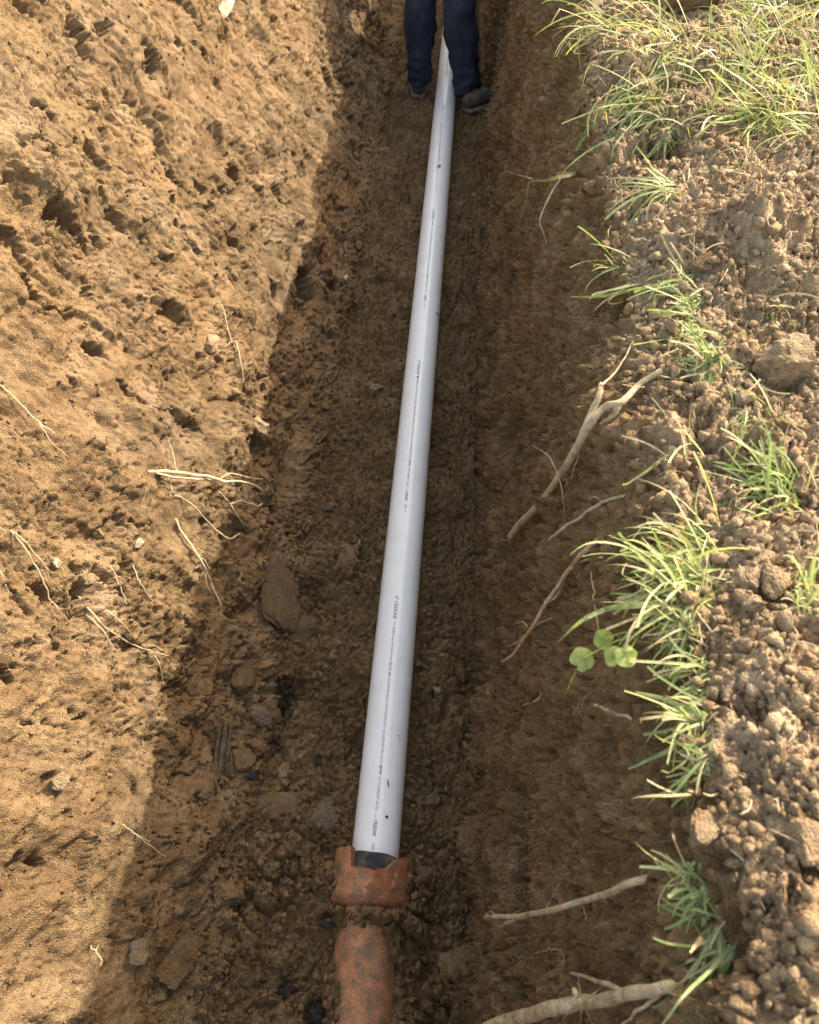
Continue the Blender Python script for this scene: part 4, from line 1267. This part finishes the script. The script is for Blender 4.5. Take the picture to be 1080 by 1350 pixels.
TU = [
 ('leafy tuft at the top of the brink, blades splayed left over the trench', 46, [(850, 20, 26), (800, 40, 18), (880, 55, 22)], 205, 28, 95, .7, .15, .2),
 ('mixed grass spread over the sod block at the top, straw coloured in part', 60, [(900, 40, 45), (930, 75, 45), (860, 70, 30)], 190, 50, 70, .8, .25, .25),
 ('thick pale tuft hanging over the dark cavity in the brink', 75, [(870, 110, 22), (850, 140, 22), (880, 165, 22), (840, 120, 20)], 238, 24, 105, .45, .12, -.1),
 ('bright sunlit tuft lying to the left above the earth ledge', 60, [(1030, 150, 26), (1060, 165, 22), (1000, 160, 20)], 190, 34, 115, .85, .12, .1),
 ('tall green grass in the upper right corner', 85, [(1040, 60, 45), (1070, 110, 32), (1000, 90, 34), (1060, 20, 36)], 120, 60, 85, .4, .12, .3),
 ('green grass at the top right edge of the sod block', 40, [(980, 30, 34), (1010, 10, 30)], 150, 60, 75, .5, .12, .3),
 ('small fan of pale blades pointing left below the dark cavity', 26, [(880, 243, 9), (885, 255, 8)], 198, 22, 92, .6, .1, .05),
 ('few blades lying across the ledge below the sunlit tuft', 9, [(905, 225, 20), (960, 225, 20)], 300, 50, 70, .6, .2, .1),
 ('two leaf stubs poking left from the broken ledge of the right bank', 9, [(830, 355, 12), (835, 375, 10), (810, 350, 8)], 178, 14, 60, .5, .3, 0),
 ('tuft of stiff green blades left of the largest clod, upper one', 42, [(915, 400, 18), (920, 430, 14), (905, 370, 12)], 198, 28, 88, .45, .1, .1),
 ('tuft of bent blades left of the largest clod, lower one', 42, [(935, 455, 15), (925, 490, 16), (945, 480, 12)], 215, 38, 78, .5, .14, .1),
 ('loose dry blades lying below the largest clod', 16, [(960, 530, 30), (1000, 540, 30), (1030, 420, 18)], 350, 50, 60, .6, .4, .05),
 ('dense green tuft standing alone on the bank below the largest clod', 70, [(1030, 635, 17), (1010, 655, 17), (1045, 655, 14)], 155, 26, 92, .35, .06, .35),
 ('wide grass tuft right of the reddish root, biggest on the brink', 110, [(925, 730, 26), (900, 760, 26), (930, 765, 22), (890, 790, 20)], 178, 28, 112, .6, .1, .2),
 ('grass hanging down beside the round leaves', 45, [(910, 800, 16), (905, 830, 16), (895, 850, 15)], 225, 38, 80, .6, .15, 0),
 ('flattened blades along the brink below the round leaves', 42, [(925, 880, 13), (925, 920, 13), (920, 950, 11)], 188, 26, 85, .65, .2, 0),
 ('short dark green blades along the brink above the crumbly stone', 38, [(925, 985, 12), (930, 1010, 12), (915, 1040, 10)], 200, 30, 75, .5, .12, 0),
 ('short pale green tuft at the end of the straight brown root', 46, [(905, 1150, 11), (920, 1180, 11), (925, 1210, 11)], 212, 32, 62, .35, .08, 0),
 ('drooping blades at the brink near the very thick root', 34, [(945, 1240, 11), (960, 1255, 11), (950, 1270, 12)], 248, 16, 115, .4, .14, -.1),
 ('sparse thin grass at the right edge of the bank', 26, [(1065, 770, 14), (1060, 800, 14)], 110, 26, 65, .5, .2, .3),
 ('dense turf mat along the far edge of the sod block at the top', 60, [(905, 110, 40), (950, 140, 30), (880, 150, 24)], 215, 60, 70, .7, .3, .15),
 ('turf mat between the boulder and the upper right corner', 60, [(980, 50, 36), (1030, 100, 36), (960, 90, 30)], 170, 70, 75, .6, .25, .2),
 ('few stray blades on the bank above the dense green tuft', 12, [(970, 590, 28), (900, 600, 24)], 120, 50, 70, .6, .3, .1),
]
built = [tuft(*a, seed=100 + k) for k, a in enumerate(TU)]      # all the ray casts first: linking objects in between is slow
for name, label, p0, rec in built:
    t = empty(name, p0); tag(t, label, 'grass', 'grass tufts on the right bank')
    for me, mat4 in rec:
        o = bpy.data.objects.new('blade', me); o.parent = t; o.matrix_local = mat4; COL.objects.link(o)

lit = Bag(); lr = random.Random(5)
for k in range(330):
    u = uR1 + (lr.random() ** 1.3) * (U_at(0.85) - uR1) - .02; y = lr.uniform(.05, 2.4)
    p, nn = surf(u, y); a = lr.uniform(0, 6.28); L_ = lr.uniform(.008, .045)
    dv = Vector((math.cos(a), math.sin(a), lr.uniform(-.2, .5)))
    P = smooth_path([p + nn * .004, p + nn * .006 + dv * L_ * .5, p + nn * .004 + dv * L_ + Vector((lr.uniform(-.01, .01), lr.uniform(-.01, .01), 0))], 6)
    V, F = tube(P, [lr.uniform(.0005, .0013)] * len(P), 4); lit.add(V, F)
tag(link('plant_litter', lit.mesh('plant_litter'), M_ROOTPALE), 'short bits of straw and root mixed into the right bank', 'plant litter', kind='stuff')

# single long blades that reach out over the trench
def long_blade(label, pts, w, lift0, lift1, mat, seed):
    P, dep = root_path(pts, lift0, lift1, 16, 0.001, seed)
    V = []; F = []; n = len(P)
    view = (Vector((0, 0, CAM_H)) - P[n // 2]).normalized()
    for i, p in enumerate(P):
        tdir = (P[min(i + 1, n - 1)] - P[max(i - 1, 0)]).normalized()
        s = tdir.cross(view).normalized()
        ww = w * dep / FPX * (1 - .75 * (i / (n - 1)) ** 2) * .5
        V += [p - s * ww, p - view * ww * .5, p + s * ww]
    for i in range(n - 1):
        a = i * 3; F += [(a, a + 1, a + 4, a + 3), (a + 1, a + 2, a + 5, a + 4)]
    tag(link('stray_grass_stalk', mesh_py('stray_grass_stalk', V, F), mat), label, 'grass stalk')
long_blade('single pale bent grass blade reaching far left across the upper right wall', [(760, 228), (735, 234), (715, 238), (690, 232), (665, 225)], 3.2, 0, .06, M_STRAW, 1)
long_blade('green grass blade kinked downward from the pale bent blade', [(752, 230), (725, 238), (699, 240), (694, 262), (684, 294)], 3.0, 0, .06, M_GRASS, 2)
long_blade('dry blade hanging below the kinked green blade', [(740, 234), (728, 252), (712, 288), (716, 305), (721, 322)], 2.2, 0, .05, M_STRAW, 3)
long_blade('long arching green blade pointing left over the round leaves', [(880, 795), (840, 798), (800, 803), (765, 820), (736, 846)], 7.0, .02, .12, M_GRASS, 4)
long_blade('green blade pointing left from the broken ledge, longest there', [(846, 376), (815, 386), (785, 391), (752, 391)], 5.0, 0, .07, M_GRASSY, 5)
long_blade('green blade slanting from the wide tuft up and left', [(890, 750), (860, 742), (840, 735), (818, 726)], 7.0, .02, .08, M_GRASS, 6)
long_blade('yellow green blade at the lowest tuft pointing to the thick root', [(962, 1250), (930, 1285), (900, 1315), (872, 1352)], 5.0, .02, .08, M_GRASS, 7)
long_blade('pale broad blade lying across the brink under the flattened blades', [(930, 943), (900, 932), (870, 920), (838, 912)], 8.0, .01, .05, M_GRASSY, 8)
long_blade('green blade angled down left under the brink', [(905, 975), (880, 990), (855, 1002), (828, 1014)], 6.0, .01, .06, M_GRASS, 9)
long_blade('dry orange blade at the lowest pale tuft', [(925, 1235), (918, 1245), (910, 1256)], 6.0, .02, .05, M_ROOTRED, 10)

# small round leaved weed hanging at the brink
weed = empty('weed_seedling', hit(800, 840)[0])
tag(weed, 'small weed with round crinkled leaves hanging at the brink above the trench', 'weed')
W0 = weed.location
def leaf(px, py, r, seed):
    p, n, dep = hit(px, py); o_ = Vector((0, 0, CAM_H))
    c = o_ + ray(px, py) * (dep - 0.07)
    R = r * (dep - 0.07) / FPX
    view = (o_ - c).normalized(); B = basis((view + Vector((0.25, -.1, .2))).normalized(), seed)
    V = [c - W0]; F = []; nr_ = 5; na = 22; rr = random.Random(seed)
    for i in range(1, nr_ + 1):
        for k in range(na):
            a = 2 * math.pi * k / na
            rad = R * i / nr_ * (1 + .05 * math.cos(a * 5 + seed) * i / nr_ - .35 * math.exp(-((a - 3.14) / .25) ** 2) * i / nr_)
            z = R * (.16 * math.sin(a * 5 + seed) * (i / nr_) ** 2 + .10 * math.sin(a * 9 + i) - .15 * (i / nr_) ** 2)
            V.append(c - W0 + B @ Vector((rad * math.cos(a), rad * math.sin(a), z)))
    for k in range(na): F.append((0, 1 + k, 1 + (k + 1) % na))
    for i in range(nr_ - 1):
        for k in range(na):
            a = 1 + i * na + k; b_ = 1 + i * na + (k + 1) % na
            F.append((a, a + na, b_ + na, b_))
    link('leaf', mesh_py('leaf', V, F), M_LEAF, weed)
    return c
ca_ = leaf(768, 869, 16, 1); cb_ = leaf(811, 866, 14, 2); cc_ = leaf(826, 865, 15, 5); cd_ = leaf(797, 843, 14, 3)
def stem(a, b_, r=.0011):
    m_ = (a + b_) / 2 + Vector((0, 0, .01))
    P = smooth_path([a, m_, b_], 10)
    V, F = tube([p - W0 for p in P], [r] * len(P), 6); link('stem', mesh_py('stem', V, F), M_LEAF, weed)
base = hit(845, 835)[0]
for c in (ca_, cb_, cc_, cd_): stem(base, c)
p_ = Vector((0, 0, CAM_H)) + ray(748, 910) * (hit(748, 910)[2] - .08); stem(ca_, p_)

# ------------------------------------------------------------------ the worker bending over the far end of the pipe
person = empty('person', (-0.11, 4.62, 0.0))
tag(person, 'person in navy work trousers and dark shoes straddling the white pipe, back turned', 'person')
PL = person.location
def cloth_material(name, col, rough=.85):
    m, nt, b = new_mat(name); L = nt.links.new
    p = pos(nt)
    n = N(nt, 'ShaderNodeTexNoise', i_Scale=18.0, i_Detail=6.0, i_Roughness=0.7); L(p, n.inputs[0])
    r = ramp(nt, [(.35, tuple(c * .75 for c in col)), (.6, col), (.8, tuple(min(1, c * 1.5 + .01) for c in col))]); L(n.outputs[0], r.inputs[0])
    L(r.outputs[0], b.inputs['Base Color'])
    w = N(nt, 'ShaderNodeTexNoise', i_Scale=900.0, i_Detail=2.0); L(p, w.inputs[0])
    bp = N(nt, 'ShaderNodeBump', i_Strength=.3, i_Distance=.001); L(w.outputs[0], bp.inputs['Height']); L(bp.outputs[0], b.inputs['Normal'])
    b.inputs['Roughness'].default_value = rough
    b.inputs['Specular IOR Level'].default_value = 0.2
    return m
M_NAVY = cloth_material('navy_cloth', (0.036, 0.046, 0.072))
M_SHIRT = cloth_material('grey_shirt', (0.10, 0.11, 0.12))
M_SKIN = earthy('skin', (0.42, 0.26, 0.19), (0.36, 0.21, 0.15), (0.48, 0.31, 0.23), dirt=.05, bump=.1, rough=.5)
M_SHOE = earthy('dark_shoe', (0.08, 0.073, 0.066), (0.03, 0.03, 0.03), (0.13, 0.12, 0.11), dirt=.36, rough=.7, bump=.3)
M_SOLE = earthy('dusty_sole', (0.24, 0.22, 0.20), (0.14, 0.13, 0.12), (0.36, 0.33, 0.29), dirt=.45, rough=.8)
M_HAIRD = earthy('dark_hair', (0.03, 0.02, 0.015), (0.015, 0.01, 0.008), (0.05, 0.035, 0.025), dirt=.05, bump=.8)

def plane_pt(px, py, yw):
    d = ray(px, py); t = yw / d.y
    return Vector((0, 0, CAM_H)) + d * t
def leg_tube(keys, nring, seed, bag):
    """keys: (Vector centre, rx, ry). rings are horizontal; folds gather above the shoe"""
    C = smooth_path([k[0] for k in keys], nring)
    n = len(C); na = 40; V = []; F = []
    ts = np.linspace(0, 1, len(keys)); tt = np.linspace(0, 1, n)
    rx = np.interp(tt, ts, [k[1] for k in keys]); ry = np.interp(tt, ts, [k[2] for k in keys])
    for i in range(n):
        low = max(0, 1 - tt[i] / .42)
        for k in range(na):
            a = 2 * math.pi * k / na
            q = Vector((math.cos(a) * 1.1 + seed, math.sin(a) * 1.1, C[i].z * 7))
            q2 = Vector((math.cos(a) * .8 + seed, math.sin(a) * .8, C[i].z * 32 + 1.5 * math.sin(a)))
            q3 = Vector((math.cos(a) * 1.5 + seed * 3, math.sin(a) * 1.5, C[i].z * 18 + 2.2 * math.cos(a)))
            f = 1 + .16 * mnoise(q) + .40 * low * mnoise(q2) + .14 * mnoise(q * 2.3) + .12 * mnoise(q3)
            V.append(C[i] + Vector((math.cos(a) * rx[i] * f, math.sin(a) * ry[i] * f, .008 * low * math.sin(2 * a + seed))) - PL)
    for i in range(n - 1):
        for k in range(na):
            a = i * na + k; b_ = i * na + (k + 1) % na
            F.append((a, b_, b_ + na, a + na))
    F.append(tuple(range(na - 1, -1, -1)))
    bag.add(V, F)
tr = Bag()
YL, YR = 4.66, 4.52
fl = [plane_pt(553, 108, YL), plane_pt(553, 80, YL), plane_pt(554, 45, YL), plane_pt(555, 0, YL)]
fr = [plane_pt(614, 119, YR), plane_pt(613, 92, YR), plane_pt(609, 55, YR), plane_pt(606, 0, YR)]
hipL = Vector((-.20, 4.70, .90)); hipR = Vector((-.02, 4.70, .90))
kw = .0047
leg_tube([(fl[0], .062, .075), (fl[1], .066, .078), (fl[2], .078, .085), (fl[3], .084, .090), (Vector((-.22, 4.70, .75)), .090, .10), (hipL, .105, .12)], 60, 1.0, tr)
leg_tube([(fr[0], .066, .085), (fr[1], .074, .085), (fr[2], .080, .088), (fr[3], .088, .092), (Vector((-.03, 4.66, .75)), .092, .10), (hipR, .105, .12)], 60, 4.0, tr)
# seat of the trousers
Vb, Fb = ICO[3]
tr.add([Vector((-.11, 4.73, .95)) + Vector((v[0] * .19, v[1] * .15, v[2] * .14)) - PL for v in Vb], [tuple(f) for f in Fb])
tm = tr.mesh('trousers'); link('trousers', tm, M_NAVY, person)

def shoe(heel, yaw, L_=.29, W_=.105):
    """heel at the back; toes along +y turned by yaw"""
    R = Matrix.Rotation(yaw, 3, 'Z')
    def prof(t):      # half width, height along the length
        w = np.interp(t, [0, .06, .25, .5, .72, .9, 1], [.18, .37, .40, .40, .50, .42, .10]) * W_
        h = np.interp(t, [0, .06, .25, .42, .6, .8, .93, 1], [.075, .10, .105, .10, .075, .058, .045, .03])
        return w, h
    for name, mat, lo, hi, grow in (('shoe', M_SHOE, .022, 1.0, 1.0), ('sole', M_SOLE, 0.0, None, 1.10)):
        V = []; F = []; n = 24; na = 20
        for i in range(n + 1):
            t = i / n; w, h = prof(t)
            w = max(w, .004) * grow
            for k in range(na):
                a = 2 * math.pi * k / na
                ca, sa = math.cos(a), math.sin(a)
                x = math.copysign(abs(ca) ** .7, ca) * w
                if hi: z = lo + (h - lo) * (0.5 + 0.5 * math.copysign(abs(sa) ** .8, sa)); x *= 1 - .30 * max(0, sa)
                else: z = .026 * (0.5 + .5 * math.copysign(abs(sa) ** .35, sa)) + (.012 * max(0, t - .75) * 4) * .6
                V.append(heel + R @ Vector((x, t * L_ * (1.02 if not hi else 1), z)) - PL)
        for i in range(n):
            for k in range(na):
                a = i * na + k; b_ = i * na + (k + 1) % na
                F.append((a, b_, b_ + na, a + na))
        F.append(tuple(range(na - 1, -1, -1))); F.append(tuple(n * na + k for k in range(na)))
        me = mesh_py(name, V, F)
        if name == 'shoe': s_ob = link('shoe', me, mat, person)
        else:
            so = link('sole', me, mat, s_ob)
    # laces
    lb = Bag()
    for q in (.40, .47, .54, .61):
        w, h = prof(q)
        P = [heel + R @ Vector((x * w * .55, q * L_, h + .004 - abs(x) * .012)) - PL for x in (-1, -.5, 0, .5, 1)]
        V, F = tube(P, [.0028] * 5, 6); lb.add(V, F)
    link('laces', lb.mesh('laces'), M_SOLE, s_ob)
hl = hit(552, 131)[0]; hr = hit(616, 148)[0]
shoe(Vector((hl.x, hl.y, max(hl.z, 0.0))), math.radians(4))
shoe(Vector((hr.x - .02, hr.y - .005, max(hr.z, 0.0) + .002)), math.radians(-52), L_=.30, W_=.12)

# body: one skin-grown figure inside the clothes, bent forward with the hands at the pipe end
def skin_mesh(name, joints, edges, root_i, sub=2):
    me = bpy.data.meshes.new(name)
    me.from_pydata([tuple(j[0]) for j in joints], edges, [])
    ob = bpy.data.objects.new(name, me); COL.objects.link(ob)
    md = ob.modifiers.new('s', 'SKIN'); md.use_smooth_shade = True
    for i, j in enumerate(joints):
        me.skin_vertices[0].data[i].radius = (j[1], j[2] if len(j) > 2 else j[1])
        me.skin_vertices[0].data[i].use_root = (i == root_i)
    s = ob.modifiers.new('u', 'SUBSURF'); s.levels = sub; s.render_levels = sub
    bpy.context.view_layer.update()
    m2 = bpy.data.meshes.new_from_object(ob.evaluated_get(bpy.context.evaluated_depsgraph_get()))
    bpy.data.objects.remove(ob); m2.name = name
    m2.polygons.foreach_set('use_smooth', [True] * len(m2.polygons))
    return m2
V3 = lambda x, y, z: Vector((x, y, z)) - PL
J = [(V3(-.11, 4.74, .96), .13), (V3(-.11, 4.92, 1.06), .13), (V3(-.11, 5.12, 1.10), .14), (V3(-.11, 5.24, 1.08), .08), (V3(-.11, 5.32, 1.04), .055), (V3(-.11, 5.41, 1.0), .085), (V3(-.11, 5.47, .94), .075),
     (V3(-.30, 5.16, 1.04), .055), (V3(-.36, 5.22, .78), .042), (V3(-.24, 5.30, .54), .032), (V3(-.21, 5.32, .47), .030), (V3(-.19, 5.33, .41), .028),
     (V3(.08, 5.16, 1.04), .055), (V3(.14, 5.22, .78), .042), (V3(.02, 5.30, .54), .032), (V3(-.01, 5.32, .47), .030), (V3(-.03, 5.33, .41), .028),
     (V3(-.20, 4.72, .88), .085), (V3(-.235, 4.70, .50), .055), (V3(-.24, 4.70, .10), .038), (V3(-.02, 4.72, .88), .085), (V3(-.02, 4.62, .50), .055), (V3(.03, 4.58, .10), .038)]
E = [(0, 1), (1, 2), (2, 3), (3, 4), (4, 5), (5, 6), (2, 7), (7, 8), (8, 9), (9, 10), (10, 11), (2, 12), (12, 13), (13, 14), (14, 15), (15, 16), (0, 17), (17, 18), (18, 19), (0, 20), (20, 21), (21, 22)]
# fingers
for hx, sgn, base_i in ((-.19, 1, 11), (-.03, -1, 16)):
    for k, (dx_, ln) in enumerate(((-.028, .060), (-.010, .072), (.010, .070), (.028, .055))):
        b0 = len(J)
        J.append((V3(hx + dx_, 5.345, .385), .0095)); J.append((V3(hx + dx_ * 1.1, 5.36, .385 - ln * .55), .0085)); J.append((V3(hx + dx_, 5.35, .385 - ln), .0075))
        E += [(base_i, b0), (b0, b0 + 1), (b0 + 1, b0 + 2)]
    b0 = len(J)
    J.append((V3(hx + sgn * .035, 5.31, .41), .011)); J.append((V3(hx + sgn * .048, 5.32, .37), .009))
    E += [(base_i, b0), (b0, b0 + 1)]
link('body', skin_mesh('body', J, E, 0), M_SKIN, person)
Js = [(j[0], r) for j, r in ((J[0], .155), (J[1], .165), (J[2], .165), (J[3], .10), (J[7], .085), (J[12], .085))]
Js += [(V3(-.34, 5.19, .90), .07), (V3(.12, 5.19, .90), .07)]
link('shirt', skin_mesh('shirt', Js, [(0, 1), (1, 2), (2, 3), (2, 4), (2, 5), (4, 6), (5, 7)], 0), M_SHIRT, person)
hv = [V3(-.11, 5.40, 1.03) + Vector((v[0] * .095, v[1] * .10, v[2] * .095)) * (1 + .06 * mnoise(Vector(v) * 6)) for v in ICO[3][0]]
link('hair', mesh_py('hair', hv, [tuple(f) for f in ICO[3][1]]), M_HAIRD, person)
fb = Bag()
for ex in (-.145, -.075):
    fb.add([V3(ex, 5.485, .965) + Vector(v) * .012 for v in ICO[2][0]], [tuple(f) for f in ICO[2][1]])
fb.add([V3(-.11, 5.555, .93) + Vector((v[0] * .016, v[1] * .02, v[2] * .024)) for v in ICO[2][0]], [tuple(f) for f in ICO[2][1]])
for ex in (-.205, -.015):
    fb.add([V3(ex, 5.42, .97) + Vector((v[0] * .010, v[1] * .02, v[2] * .03)) for v in ICO[2][0]], [tuple(f) for f in ICO[2][1]])
link('face_features', fb.mesh('face_features'), M_SKIN, person)
print('done; objects', len(bpy.data.objects))
